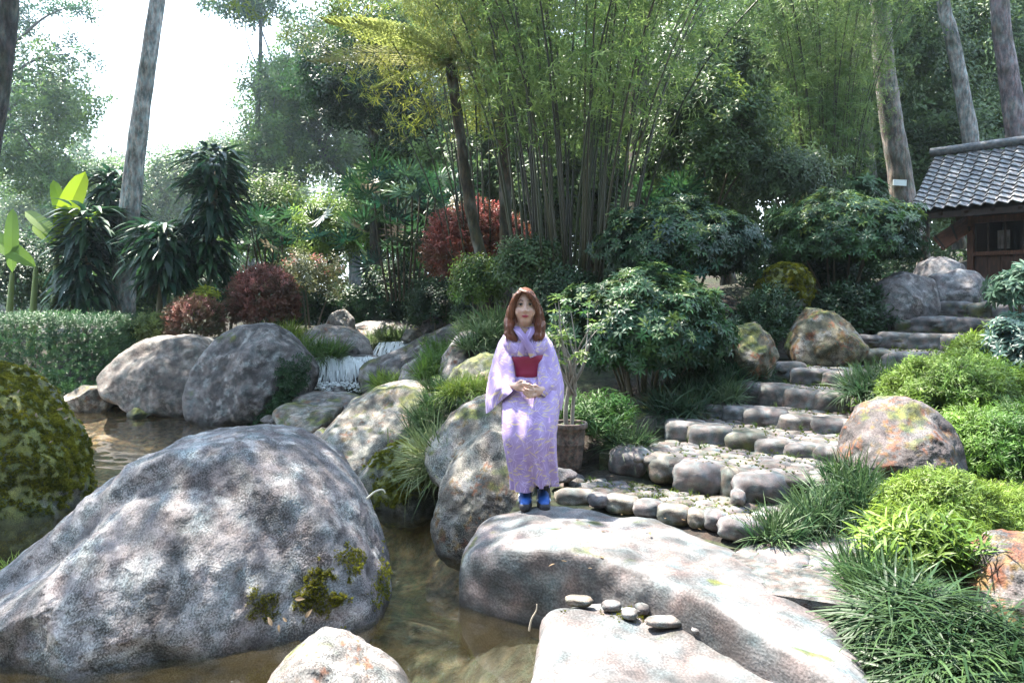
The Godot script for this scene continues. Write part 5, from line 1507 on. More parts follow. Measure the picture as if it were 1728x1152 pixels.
func ring(y: float, cx: float, hw: float, dz: float, dep: float, count: int, fold: float, sd: float, hem := false) -> Array:
	var out := []
	var c := W(cx, y, dz)
	var w := hw / F * (4.75 - dz)
	for i in count:
		var an := TAU * i / count
		var x := cos(an)
		var z := sin(an)
		var k := pow(pow(absf(x), 2.4) + pow(absf(z), 2.4), -1.0 / 2.4)
		var ripple := fold * (sin(an * 7.0 + sd + y * 0.02) * 0.6 + sin(an * 13.0 - sd * 2.0 + y * 0.035) * 0.4)
		var p := c + Vector3(x * k * (w + ripple), 0, z * k * (dep + ripple))
		if hem:
			var px := x * hw
			if z > -0.2: p.y += lerpf(0.0, 0.085, sst(-4.0, 2.0, px)) * (1.0 - 0.55 * sst(15.0, 36.0, px))
			else: p.y += 0.03
		out.append(p)
	return out

func make_person() -> void:
	hold = P(905, 852, 4.75)
	hold.y = 0.405
	var t := thing("person", "woman in a lilac patterned robe with crimson sash, leaning on a boulder, hands folded", "person", hold)
	var skin := mat(Color.WHITE, 0.5, true)
	skin.subsurf_scatter_enabled = true
	skin.subsurf_scatter_strength = 0.08
	var cloth := robe_cloth()
	var tone := func(p: Vector3) -> Color:
		if p.y < 0.30: return Color(0.012, 0.012, 0.016)          # dark leggings
		return Color(0.48, 0.31, 0.245)
	# ---- body: torso, arms, legs; then head and hands on finer grids, all in one mesh
	var nb := W(885, 562, -0.24)
	var sh := [W(857, 576, -0.24), W(916, 576, -0.24)]
	var el := [W(843, 632, -0.2), W(933, 632, -0.2)]
	var wr := [W(866, 651, -0.035), W(917, 657, -0.035)]
	var hipc := W(893, 655, -0.24)
	var body := [
		["c", nb, W(887, 600, -0.23), 0.085, 0.085, 0.04], ["c", W(887, 600, -0.23), hipc, 0.085, 0.11, 0.05],
		["c", W(885, 566, -0.235), W(885, 545, -0.21), 0.045, 0.042, 0.02],
		["c", sh[0] + Vector3(0.03, -0.02, 0), sh[1] + Vector3(-0.03, -0.02, 0), 0.04, 0.04, 0.03],
	]
	for s in 2:
		body.append(["c", sh[s] + Vector3(0.03 - 0.06 * s, -0.03, 0), el[s] + Vector3(0.02 - 0.04 * s, 0, 0), 0.036, 0.034, 0.02])
		body.append(["c", el[s], wr[s], 0.036, 0.023, 0.015])
		var hip := W(876 + 34 * s, 660, -0.25)
		var knee := W(879 + 32 * s, 735, -0.04)
		var ank := W(888 + 32 * s, 836, -0.03)
		body.append(["c", hip, knee, 0.085, 0.058, 0.03])
		body.append(["c", knee, ank, 0.054, 0.034, 0.02])
		body.append(["c", ank, ank + Vector3(0, -0.02, 0.10), 0.034, 0.025, 0.02])
	var list := [nets(body, Vector3(-0.36, -0.02, -0.42), Vector3(0.2, 1.22, 0.16), 0.013, tone)]
	# head
	var hc := W(886, 516, -0.2)
	var mm := 1.0 / F * 4.86
	var at := func(px: float, py: float, z: float) -> Vector3: return Vector3(hc.x + (px - 886.0) * mm, hc.y - (py - 516.0) * mm, hc.z + z)
	var head := [
		["e", hc + Vector3(0, 0.012, -0.012), Vector3(0.070, 0.098, 0.092), 0, 0, 0.01],
		["e", at.call(886, 527, 0.018), Vector3(0.060, 0.062, 0.070), 0, 0, 0.03],
		["e", at.call(886, 541, 0.045), Vector3(0.026, 0.022, 0.028), 0, 0, 0.03],
		["e", at.call(876.5, 526, 0.052), Vector3(0.024, 0.022, 0.024), 0, 0, 0.03], ["e", at.call(895.5, 526, 0.052), Vector3(0.024, 0.022, 0.024), 0, 0, 0.03],
		["c", at.call(886, 514, 0.082), at.call(886, 523.5, 0.096), 0.008, 0.0115, 0.014],
		["e", at.call(883, 524.5, 0.088), Vector3(0.009, 0.007, 0.008), 0, 0, 0.008], ["e", at.call(889, 524.5, 0.088), Vector3(0.009, 0.007, 0.008), 0, 0, 0.008],
		["e", at.call(878, 513.5, 0.090), Vector3(0.017, 0.010, 0.010), -1, 0, 0.014], ["e", at.call(894, 513.5, 0.090), Vector3(0.017, 0.010, 0.010), -1, 0, 0.014],
		["e", at.call(886, 532.3, 0.083), Vector3(0.019, 0.0048, 0.010), 0, 0, 0.006], ["e", at.call(886, 534.6, 0.081), Vector3(0.016, 0.0058, 0.010), 0, 0, 0.006],
		["c", at.call(886, 540, 0.0), W(885, 562, -0.235), 0.046, 0.05, 0.03],
	]
	var face := func(p: Vector3) -> Color:
		var q := Vector2((p.x - hc.x) / mm, -(p.y - hc.y) / mm)
		var c := Color(0.50, 0.325, 0.26)
		var lip := Vector2(q.x / 6.2, (q.y - 17.3) / 2.5).length()
		if p.z - hc.z > 0.05:
			c = c.lerp(Color(0.36, 0.05, 0.075), sst(1.1, 0.8, lip))
			c = c.lerp(Color(0.45, 0.19, 0.155), 0.45 * sst(1.0, 0.2, Vector2((absf(q.x) - 10.0) / 5.0, (q.y - 10.0) / 4.0).length()))
		return c
	list.append(nets(head, hc - Vector3(0.1, 0.2, 0.14), hc + Vector3(0.1, 0.13, 0.13), 0.0045, face))
	# hands: the left of the photo lies on top, fingers to the right; the other cups it from below
	var bone := func(a: Vector3, b: Vector3, ra: float, rb: float) -> Array: return ["c", a, b, ra, rb, 0.006]
	var hands := []
	var l0: Vector3 = wr[0]
	var lk := W(884, 653, 0.025)
	hands.append(["c", l0, l0.lerp(lk, 0.55), 0.023, 0.024, 0.012])
	hands.append(["c", l0.lerp(lk, 0.4) + Vector3(0, 0.012, 0), lk + Vector3(0, 0.02, -0.004), 0.017, 0.013, 0.012])
	hands.append(["c", l0.lerp(lk, 0.4) + Vector3(0, -0.012, 0), lk + Vector3(0, -0.02, 0.0), 0.017, 0.012, 0.012])
	for k in 4:
		var a := lk + Vector3(0, 0.022 - 0.0145 * k, 0.002)
		var b: Vector3 = a + Vector3([0.030, 0.034, 0.032, 0.025][k], -0.003 - 0.003 * k, 0.010)
		var c: Vector3 = b + Vector3([0.020, 0.024, 0.022, 0.017][k], -0.010, -0.003)
		var d: Vector3 = c + Vector3([0.012, 0.014, 0.013, 0.011][k], -0.011, -0.010)
		hands.append(bone.call(a, b, 0.0092, 0.0082)); hands.append(bone.call(b, c, 0.0082, 0.0074)); hands.append(bone.call(c, d, 0.0074, 0.0062))
	var tb := l0.lerp(lk, 0.45) + Vector3(0, 0.022, 0.006)
	hands.append(bone.call(tb, tb + Vector3(0.022, 0.014, 0.014), 0.012, 0.0098)); hands.append(bone.call(tb + Vector3(0.022, 0.014, 0.014), tb + Vector3(0.048, 0.010, 0.020), 0.0094, 0.0072))
	var hl := nets(hands, Vector3(-0.2, 0.66, -0.12), Vector3(0.06, 0.87, 0.12), 0.0036, tone)
	list.append(hl)
	hands = []
	var r0: Vector3 = wr[1]
	var rk := W(899, 663, 0.03)
	hands.append(["c", r0, r0.lerp(rk, 0.55), 0.023, 0.024, 0.012])
	hands.append(["c", r0.lerp(rk, 0.4) + Vector3(0, 0.012, 0), rk + Vector3(0, 0.018, 0.0), 0.017, 0.013, 0.012])
	hands.append(["c", r0.lerp(rk, 0.4) + Vector3(0, -0.012, 0), rk + Vector3(0, -0.018, 0.004), 0.017, 0.012, 0.012])
	for k in 4:
		var a := rk + Vector3(0, 0.020 - 0.0145 * k, 0.004)
		var b: Vector3 = a + Vector3(-[0.026, 0.031, 0.029, 0.022][k], 0.000, 0.014 - 0.002 * k)
		var c: Vector3 = b + Vector3(-[0.019, 0.022, 0.020, 0.016][k], 0.006, 0.004)
		var d: Vector3 = c + Vector3(-[0.011, 0.012, 0.012, 0.010][k], 0.009, -0.003)
		hands.append(bone.call(a, b, 0.0092, 0.0082)); hands.append(bone.call(b, c, 0.0082, 0.0074)); hands.append(bone.call(c, d, 0.0074, 0.0062))
	var tr := r0.lerp(rk, 0.45) + Vector3(0, 0.022, 0.008)
	hands.append(bone.call(tr, tr + Vector3(-0.022, 0.014, 0.012), 0.012, 0.0098)); hands.append(bone.call(tr + Vector3(-0.022, 0.014, 0.012), tr + Vector3(-0.046, 0.014, 0.020), 0.0094, 0.0072))
	list.append(nets(hands, Vector3(-0.12, 0.62, -0.12), Vector3(0.12, 0.86, 0.14), 0.0036, tone))
	var st := SurfaceTool.new()
	for m in list: st.append_from(m, 0, Transform3D())
	part("body", st.commit(), skin, t)
	# ---- face details
	var dark := mat(Color(0.012, 0.009, 0.008), 0.25)
	var brow := mat(Color(0.06, 0.03, 0.02), 0.8)
	for s in [-1.0, 1.0]:
		var e: Vector3 = at.call(886 + s * 8.0, 513.8, 0.0785)
		var eye := SphereMesh.new()
		eye.radius = 0.5; eye.height = 1.0; eye.radial_segments = 14; eye.rings = 8
		part("eye", eye, mat(Color(0.5, 0.47, 0.45), 0.3), t, Transform3D(Basis(Vector3.BACK, s * 0.06) * Basis().scaled(Vector3(0.030, 0.0120, 0.014)), e))
		part("iris", eye, dark, t, Transform3D(Basis().scaled(Vector3(0.0165, 0.0125, 0.010)), e + Vector3(0, -0.0004, 0.0042)))
		var lid := [e + Vector3(-0.0155, -0.001, 0.002), e + Vector3(-0.006, 0.0066, 0.0062), e + Vector3(0.006, 0.0068, 0.0062), e + Vector3(0.0155, 0.0, 0.002)]
		part("eyelash", tube(smooth_line(lid, 4), [0.0012, 0.0018, 0.0023, 0.0026, 0.0028, 0.003, 0.003, 0.003, 0.0028, 0.0026, 0.0023, 0.0018, 0.0013], 5), dark, t)
		var b := [at.call(886 + s * 3.6, 507.6, 0.084), at.call(886 + s * 8.0, 506.2, 0.083), at.call(886 + s * 12.6, 508.2, 0.069)]
		part("eyebrow", tube(smooth_line(b, 4), [0.002, 0.0028, 0.0032, 0.0033, 0.0032, 0.0028, 0.0022, 0.0016, 0.0009], 5), brow, t)
	part("mouth_line", tube(smooth_line([at.call(880.6, 532.4, 0.083), at.call(884, 533.5, 0.0915), at.call(888, 533.5, 0.0915), at.call(891.4, 532.4, 0.083)], 4), [0.0004, 0.0007, 0.0009, 0.001, 0.001, 0.001, 0.001, 0.001, 0.001, 0.001, 0.0009, 0.0007, 0.0004], 5), mat(Color(0.16, 0.02, 0.03), 0.5), t)
	# ---- hair
	var hp := [
		["e", hc + Vector3(0, 0.022, -0.030), Vector3(0.083, 0.104, 0.096), 0, 0, 0.01],
		["e", hc + Vector3(0, -0.05, -0.075), Vector3(0.085, 0.12, 0.055), 0, 0, 0.04],
	]
	var locks := []
	var lock := func(pts: Array, k: float) -> void:
		locks.append(pts)
		for i in pts.size() - 1: hp.append(["c", at.call(pts[i][0], pts[i][1], pts[i][2]), at.call(pts[i + 1][0], pts[i + 1][1], pts[i + 1][2]), pts[i][3], pts[i + 1][3], k])
	lock.call([[880, 490, 0.035, 0.016], [870, 501, 0.052, 0.017], [864, 516, 0.030, 0.016], [861.5, 534, 0.020, 0.018], [860, 552, 0.025, 0.023], [864, 566, 0.040, 0.022], [870, 574, 0.050, 0.012]], 0.012)
	lock.call([[863, 520, 0.0, 0.026], [859, 545, -0.01, 0.030], [859, 563, 0.01, 0.026], [862, 573, 0.03, 0.014]], 0.02)
	lock.call([[881, 489, 0.040, 0.014], [892, 493, 0.066, 0.013], [900, 501, 0.062, 0.016], [906.5, 514, 0.036, 0.016], [909, 532, 0.024, 0.018], [909, 552, 0.030, 0.024], [906, 568, 0.044, 0.023], [902, 581, 0.052, 0.011]], 0.012)
	lock.call([[878, 489, 0.055, 0.012], [889, 493.5, 0.083, 0.012], [897, 500, 0.086, 0.012], [902, 509, 0.074, 0.012], [905, 520, 0.056, 0.011]], 0.01)
	lock.call([[880, 489, 0.055, 0.010], [873, 496, 0.076, 0.009], [868.5, 505, 0.066, 0.010], [866, 517, 0.045, 0.010]], 0.01)
	lock.call([[908, 520, 0.0, 0.026], [912, 545, -0.01, 0.030], [912, 563, 0.01, 0.027], [909, 577, 0.03, 0.014]], 0.02)
	var strand := func(p: Vector3) -> Color:
		var q := p - hc
		var an := atan2(q.x, q.z + 0.03)
		var s := nB.get_noise_3dv(Vector3(an * 9.0, q.y * 3.0, q.z * 4.0)) + 0.6 * nB.get_noise_3dv(Vector3(an * 26.0, q.y * 5.0, 4.0))
		var c := Color(0.185, 0.070, 0.036).lerp(Color(0.085, 0.03, 0.018), sst(-0.3, 0.35, s))
		return c.lerp(Color(0.13, 0.04, 0.03), sst(-0.03, -0.16, q.y) * 0.7)
	var hair := nets(hp, hc - Vector3(0.16, 0.29, 0.17), hc + Vector3(0.16, 0.16, 0.13), 0.0055, strand)
	var ha := hair.surface_get_arrays(0)
	var hv: PackedVector3Array = ha[Mesh.ARRAY_VERTEX]
	var hn: PackedVector3Array = ha[Mesh.ARRAY_NORMAL]
	for i in hv.size():                                  # strands: fine grooves that run down, and waves
		var q := hv[i] - hc
		var an := atan2(q.x, q.z + 0.03)
		var wave := 0.006 * sin(q.y * 70.0 + an * 3.0) * sst(0.0, -0.1, q.y)
		hv[i] += hn[i] * (0.004 * nB.get_noise_2d(an * 22.0, q.y * 4.0 + 9.0) + wave)
		hn[i] = (hn[i] + Vector3(cos(an), 0, -sin(an)) * 0.55 * nB.get_noise_2d(an * 30.0 + 50.0, q.y * 5.0)).normalized()
	var hm := mat(Color.WHITE, 0.36, true)
	var pieces := [arrays(hv, hn, ha[Mesh.ARRAY_INDEX], ha[Mesh.ARRAY_COLOR])]
	rng.seed = 23
	for pts in locks:                                    # loose strands over the locks
		for q in 34:
			var an := rr(-1.0, 4.2)
			var line := []
			var ph := rr(0, 6)
			for i in pts.size():
				var c: Vector3 = at.call(pts[i][0], pts[i][1], pts[i][2])
				var w: float = pts[i][3] * rr(0.94, 1.10) + 0.002
				line.append(c + Vector3(cos(an), 0.1 * sin(ph + i), sin(an)) * w + Vector3(sin(ph + i * 1.4), 0, cos(ph + i)) * 0.003)
			line[-1] += Vector3(rr(-0.012, 0.012), -rr(0.0, 0.03), rr(-0.005, 0.01))
			line = smooth_line(line, 4)
			var rad := []
			for i in line.size(): rad.append(0.0019 * (1.0 - 0.75 * i / line.size()))
			var c := Color(0.24, 0.10, 0.052).lerp(Color(0.075, 0.028, 0.018), rng.randf())
			pieces.append(tube(line, rad, 4, c))
	part("hair", merge(pieces), hm, t)
	# ---- robe
	var cnt := 72
	var rows := [[552, 886, 12.5, -0.215, 0.052, 0.0], [558, 886, 15, -0.225, 0.06, 0.0], [564, 885, 27, -0.24, 0.07, 0.001], [570, 886, 37, -0.24, 0.088, 0.002], [580, 887, 38, -0.23, 0.108, 0.004], [592, 888, 34, -0.22, 0.116, 0.006], [602, 889, 29, -0.22, 0.105, 0.003], [632, 890, 27, -0.21, 0.105, 0.003], [642, 893, 38, -0.2, 0.135, 0.006], [656, 896, 47, -0.19, 0.16, 0.007], [676, 896, 48.5, -0.13, 0.16, 0.009], [705, 894, 47, -0.05, 0.145, 0.011], [735, 893, 44.5, 0.005, 0.13, 0.012], [765, 896, 42, 0.01, 0.12, 0.014], [800, 901, 40, 0.0, 0.112, 0.016], [824, 902, 39.5, -0.005, 0.112, 0.018]]
	var rings := []
	for k in rows.size():
		var q: Array = rows[k]
		if k > 0:
			var o: Array = rows[k - 1]
			for s in [0.33, 0.66]:
				rings.append(ring(lerpf(o[0], q[0], s), lerpf(o[1], q[1], s), lerpf(o[2], q[2], s), lerpf(o[3], q[3], s), lerpf(o[4], q[4], s), cnt, lerpf(o[5], q[5], s), 1.0))
		rings.append(ring(q[0], q[1], q[2], q[3], q[4], cnt, q[5], 1.0, k == rows.size() - 1))
	for k in rings.size():                               # the overlapping front panel stands proud left of the centre line
		for i in cnt:
			var an := TAU * i / cnt
			var x: float = cos(an)
			if sin(an) > 0.2 and k > 23:
				rings[k][i].z += 0.013 * sst(0.02, 0.07, x) + 0.012 * sin(x * 9.0 + k * 0.25) * (1.0 - x * x) - 0.01 * exp(-pow((x + 0.04) * 12.0, 2))
	part("robe", loft(rings, cnt, Vector2(2.0, 2.0)), cloth, t)
	# sleeves: bells that hang open, cut on the slant from wrist to outer corner
	for s in 2:
		var e := [[[855, 557], [874, 568], -0.24, 0.055], [[841, 578], [870, 592], -0.225, 0.062], [[833, 600], [869, 614], -0.20, 0.07], [[826, 628], [870, 636], -0.16, 0.075], [[821, 655], [869, 646], -0.125, 0.07], [[819, 676], [869, 651], -0.105, 0.06], [[820, 697], [869, 656], -0.09, 0.045]] if s == 0 else [[[915, 557], [897, 568], -0.24, 0.055], [[932, 578], [904, 592], -0.225, 0.062], [[940, 600], [906, 614], -0.20, 0.07], [[947, 626], [906, 636], -0.16, 0.075], [[952, 650], [907, 648], -0.125, 0.07], [[952, 670], [908, 655], -0.105, 0.06], [[948, 692], [909, 661], -0.09, 0.045]]
		var rs := []
		for k in range(0, e.size() * 3 - 2):
			var a: Array = e[k / 3]
			var b: Array = e[mini(k / 3 + 1, e.size() - 1)]
			var f := (k % 3) / 3.0
			var dz := lerpf(a[2], b[2], f)
			var o := W(lerpf(a[0][0], b[0][0], f), lerpf(a[0][1], b[0][1], f), dz - 0.06)
			var i_ := W(lerpf(a[1][0], b[1][0], f), lerpf(a[1][1], b[1][1], f), dz + 0.06 * sst(0.0, 12.0, k))
			var c := (o + i_) * 0.5
			var ax := (i_ - o) * 0.5
			var th: float = lerpf(a[3], b[3], f)
			var rg := []
			for q in 40:
				var an := TAU * q / 40.0 * (-1.0 if s == 1 else 1.0)
				var x := cos(an)
				var z := sin(an)
				var kk := pow(pow(absf(x), 2.6) + pow(absf(z), 2.6), -1.0 / 2.6)
				var fold := 0.008 * sin(an * 5.0 + k * 0.5 + s) * sst(2.0, 8.0, k) + 0.006 * nA.get_noise_3d(x * 2.0, k * 0.3, z * 2.0)
				rg.append(c + ax * x * kk + Vector3(0, 0.15 * th * z * x, z * kk * (th + fold)) + Vector3(0, 0, fold))
			rs.append(rg)
		part("sleeve", loft(rs, 40, Vector2(1.2, 2.0)), cloth, t)
	# sash, collar
	var sash := mat(Color(0.21, 0.008, 0.045), 0.6)
	rings = []
	for k in 9:
		var f := k / 8.0
		rings.append(ring(lerpf(634, 598, f), lerpf(890.5, 889, f), lerpf(26.5, 30.0, f) * (1.0 - 0.03 * absf(f - 0.5)), -0.215, 0.118 + 0.004 * sin(f * 9.0), cnt, 0.001, 2.0))
	for k in rings.size():
		for i in cnt:
			rings[k][i].y += rings[k][i].x * 0.06
			rings[k][i].z += 0.0025 * sin(k * 2.1 + rings[k][i].x * 12.0)
	rings.reverse()
	part("sash", loft(rings, cnt, Vector2(1, 1)), sash, t)
	var bands := [[[901, 546, -0.215], [900, 554, -0.165], [893, 564, -0.125], [884, 581, -0.108], [878, 602, -0.106]], [[871, 546, -0.215], [872, 554, -0.165], [879, 564, -0.118], [891, 582, -0.098], [900, 602, -0.096]]]
	for bnd in bands:
		var line := smooth_line(bnd.map(func(q): return W(q[0], q[1], q[2])), 5)
		var pos := PackedVector3Array()
		var uv := PackedVector2Array()
		for j in line.size():
			var d: Vector3 = (line[mini(j + 1, line.size() - 1)] - line[maxi(j - 1, 0)]).normalized()
			var x := d.cross(Vector3.BACK).normalized()
			var ends := [[-0.024, -0.006], [-0.022, 0.004], [0.0, 0.008], [0.022, 0.004], [0.024, -0.006], [0.0, -0.008]]
			for i in 7:
				var q: Array = ends[i % 6]
				pos.append(line[j] + x * q[0] + Vector3(0, 0, q[1]))
				uv.append(Vector2(i * 0.02 + 0.3, j * 0.012))
		part("collar", grid_mesh(pos, 7, line.size(), PackedColorArray(), uv, true), cloth, t)
	# ---- shoes: blue knit uppers, white curved side marks, dark soles and toe rubber
	for s in 2:
		var c := W(886 + 31 * s, 851, 0.0)
		c.y = 0.0
		var out := -1.0 if s == 0 else 1.0
		var up := [["c", c + Vector3(0, 0.048, -0.07), c + Vector3(0, 0.040, 0.05), 0.036, 0.035, 0.02], ["c", c + Vector3(0, 0.035, 0.05), c + Vector3(out * 0.004, 0.028, 0.115), 0.036, 0.028, 0.02], ["c", c + Vector3(0, 0.075, -0.06), c + Vector3(0, 0.06, 0.02), 0.032, 0.03, 0.02]]
		var o := nets(up, c + Vector3(-0.07, -0.01, -0.14), c + Vector3(0.07, 0.13, 0.17), 0.006, func(p): return Color(0.018, 0.085, 0.34) if p.y > 0.03 or p.z < c.z + 0.1 else Color(0.02, 0.022, 0.03))
		var shoe := part("shoe", o, mat(Color.WHITE, 0.6, true), t)
		var sole := [["c", c + Vector3(0, 0.012, -0.075), c + Vector3(0, 0.012, 0.05), 0.040, 0.042, 0.01], ["c", c + Vector3(0, 0.012, 0.05), c + Vector3(out * 0.004, 0.016, 0.122), 0.042, 0.034, 0.01], ["e", c + Vector3(0, 0.075, 0.02), Vector3(0.1, 0.047, 0.2), -1, 0, 0.008]]
		part("sole", nets(sole, c + Vector3(-0.07, -0.03, -0.14), c + Vector3(0.07, 0.06, 0.18), 0.006, func(_p): return Color(0.025, 0.027, 0.035)), mat(Color.WHITE, 0.7, true), shoe)
		for h in [-1.0, 1.0]:
			var mk := [c + Vector3(h * 0.033, 0.052, 0.06), c + Vector3(h * 0.039, 0.036, 0.045), c + Vector3(h * 0.0395, 0.040, 0.0), c + Vector3(h * 0.037, 0.062, -0.06)]
			part("side_mark", tube(smooth_line(mk, 4), [0.002, 0.005, 0.0075, 0.009, 0.009, 0.0085, 0.0075, 0.0065, 0.0055, 0.0045, 0.0035, 0.0025, 0.0015], 6), mat(Color(0.8, 0.82, 0.85), 0.5), shoe)
# ------------------------------------------------------------------ waterfall, pot, hut, small things
func make_waterfall() -> void:
	var t := Node3D.new()
	t.name = "waterfall"
	t.set_meta("kind", "structure")
	add_child(t, true)
	boulder("black wet rock face behind the falling water", "dark", [[500, 660], [528, 606], [580, 598], [640, 600], [660, 640], [650, 670], [520, 672]], 12.35, 0.3, {"wet": true, "e": 3.5})
	rng.seed = 17
	var st := start()
	for k in 520:
		var x := rr(526, 642)
		var top := P(x, 603 + 3 * sin(x * 0.2), 12.08)
		var fan := (x - 560.0) * 0.15 if x > 560 else (x - 560.0) * 0.9
		var foot := P(x + fan + rr(-5, 5), 656 + rr(-6, 5), 11.75 - rr(0, 0.15))
		var a := rr(0, 0.45) if rng.randf() < 0.6 else 0.0
		var b := rr(0.55, 1.0)
		var pts := []
		for j in 6:
			var f := lerpf(a, b, j / 5.0)
			var p := top.lerp(foot, f)
			p.y = lerpf(top.y, foot.y, f * f * 0.55 + f * 0.45)
			pts.append(p + Vector3(rr(-0.008, 0.008), 0, 0))
		var w := rr(0.002, 0.008)
		st.append_from(tube(pts, [w * 0.4, w, w * 1.1, w, w * 0.8, w * 0.4], 4), 0, Transform3D())
	for k in 700:                                        # drops and foam
		var x := rr(500, 660)
		var p := P(x, rr(645, 664) - (8.0 if x < 540 else 0.0), 11.72 - rr(-0.1, 0.3))
		p.y = maxf(p.y, 0.3 if x > 560 else 0.2)
		var r := rr(0.006, 0.022)
		st.append_from(tube([p - Vector3(r, 0, 0), p, p + Vector3(r, r * 0.5, 0)], [r * 0.5, r, r * 0.5], 5), 0, Transform3D())
	for k in 90:                                         # the small upper cascade
		var x := rr(640, 705)
		var top := P(x, 578 - (x - 640) * 0.06, 13.5)
		var foot := P(x - rr(0, 22), 600, 13.0)
		st.append_from(tube([top, top.lerp(foot, 0.5) + Vector3(0, 0.03, 0), foot], [0.006, rr(0.008, 0.016), 0.006], 4), 0, Transform3D())
	for lay in 2:                                        # the clear sheets that the threads run in
		var pos := PackedVector3Array()
		for j in 9:
			for i in 25:
				var f := j / 8.0
				var x := lerpf(527, 641, i / 24.0)
				var fan := (x - 560.0) * 0.15 if x > 560 else (x - 560.0) * 0.9
				var a := P(x, 602, 12.12 + 0.05 * lay)
				var b := P(x + fan, 657, 11.78 + 0.05 * lay)
				var q := a.lerp(b, f)
				q.y = lerpf(a.y, b.y, f * f * 0.55 + f * 0.45)
				q.z += 0.05 * nB.get_noise_2d(i * 0.9 + 7.0 * lay, j * 0.25)
				pos.append(q)
		var wm := mat(Color(0.8, 0.86, 0.9), 0.3)
		wm.transparency = BaseMaterial3D.TRANSPARENCY_ALPHA
		wm.albedo_color.a = 0.3
		part("water_sheet", grid_mesh(reversed_rows(pos, 25, 9), 25, 9), wm, t)
	var s := part("falling_water", st.commit(), M.foam, t)
	s.set_meta("kind", "stuff")
	var pools := [[[P(532, 604, 12.1), P(640, 602, 12.1), P(700, 600, 13.2), P(600, 600, 13.2)], 0.79], [[P(630, 578, 13.5), P(705, 576, 13.5), P(720, 560, 15.5), P(590, 560, 15.5)], 0.97], [[P(500, 664, 11.9), P(660, 664, 11.9), P(640, 670, 11.0), P(500, 674, 11.0)], 0.24]]
	for q in pools:
		var m := start()
		m.set_normal(Vector3.UP)
		for k in [0, 3, 2, 0, 2, 1]:
			var v: Vector3 = q[0][k]
			m.add_vertex(Vector3(v.x, q[1], v.z))
		part("pool_surface", m.commit(), M.water, t)

func lathe(prof: Array, sides: int) -> ArrayMesh:        # profile [radius, height] from the foot up and over the lip
	var pos := PackedVector3Array()
	var col := PackedColorArray()
	for q in prof:
		for i in sides + 1:
			var an := -TAU * i / sides
			pos.append(Vector3(cos(an) * q[0], q[1], sin(an) * q[0]))
			var c := Color(0.26, 0.19, 0.16).lerp(Color(0.18, 0.13, 0.11), sst(-0.2, 0.4, nA.get_noise_3d(cos(an) * 2.0, q[1] * 7.0, sin(an) * 2.0)))
			c = c.lerp(Color(0.4, 0.36, 0.32), 0.5 * sst(0.25, 0.5, nB.get_noise_3d(cos(an) * 3.0, q[1] * 9.0, sin(an) * 3.0)))
			col.append(c)
	return grid_mesh(pos, sides + 1, prof.size(), col, PackedVector2Array(), true)

func make_pot() -> void:
	var b := P(961, 790, 5.7)
	var t := thing("potted_shrub", "weathered brown clay pot with a bare-stemmed shrub, standing right behind the woman", "potted plant", b)
	part("pot", lathe([[0.0, 0.0], [0.088, 0.0], [0.092, 0.006], [0.104, 0.10], [0.113, 0.185], [0.118, 0.19], [0.118, 0.202], [0.115, 0.208], [0.122, 0.30], [0.124, 0.315]], 40), M.pot, t)
	part("rim", lathe([[0.124, 0.312], [0.140, 0.318], [0.143, 0.33], [0.143, 0.352], [0.139, 0.36], [0.124, 0.36], [0.118, 0.352], [0.116, 0.29]], 40), M.pot, t)
	part("soil", lathe([[0.118, 0.315], [0.07, 0.325], [0.0, 0.322]], 20), mat(Color(0.03, 0.022, 0.015), 0.95), t)
	rng.seed = 12
	var grey := Color(0.22, 0.20, 0.175)
	var top := W2(962, 640, 5.7, b)
	part("stem", tube(smooth_line([Vector3(-0.02, 0.3, 0), Vector3(-0.03, 0.45, 0.01), top], 5), [0.02, 0.02, 0.019, 0.018, 0.018, 0.017, 0.016, 0.016, 0.015, 0.015, 0.014], 8, grey), M.twig, t)
	part("stem", tube(smooth_line([Vector3(0.015, 0.3, 0.01), Vector3(0.03, 0.5, -0.01), W2(972, 630, 5.7, b)], 5), [0.018, 0.018, 0.017, 0.016, 0.016, 0.015, 0.015, 0.014, 0.014, 0.013, 0.012], 7, grey), M.twig, t)
	for k in 24:
		var e := W2(rr(925, 1010), rr(500, 610), 5.7 + rr(-0.2, 0.25), b)
		var m := top.lerp(e, 0.45) + Vector3(rr(-0.06, 0.06), rr(-0.05, 0.02), rr(-0.05, 0.05))
		part("twig", tube(smooth_line([top + Vector3(rr(-0.02, 0.05), rr(-0.14, 0.02), 0), m, e], 4), [0.009, 0.0085, 0.008, 0.0075, 0.007, 0.006, 0.005, 0.004, 0.003], 5, grey * rr(0.8, 1.2)), M.twig, t)
		for q in 2: put_sprig("whorl", e + ball() * 0.05, ball() * 0.5 + Vector3.UP, rr(0.045, 0.075), green(Color(0.05, 0.12, 0.03), Color(0.22, 0.30, 0.05), e * 4.0))
	empty_bag(t, "foliage", M.leaf)

func W2(px: float, py: float, d: float, b: Vector3) -> Vector3: return P(px, py, d) - b

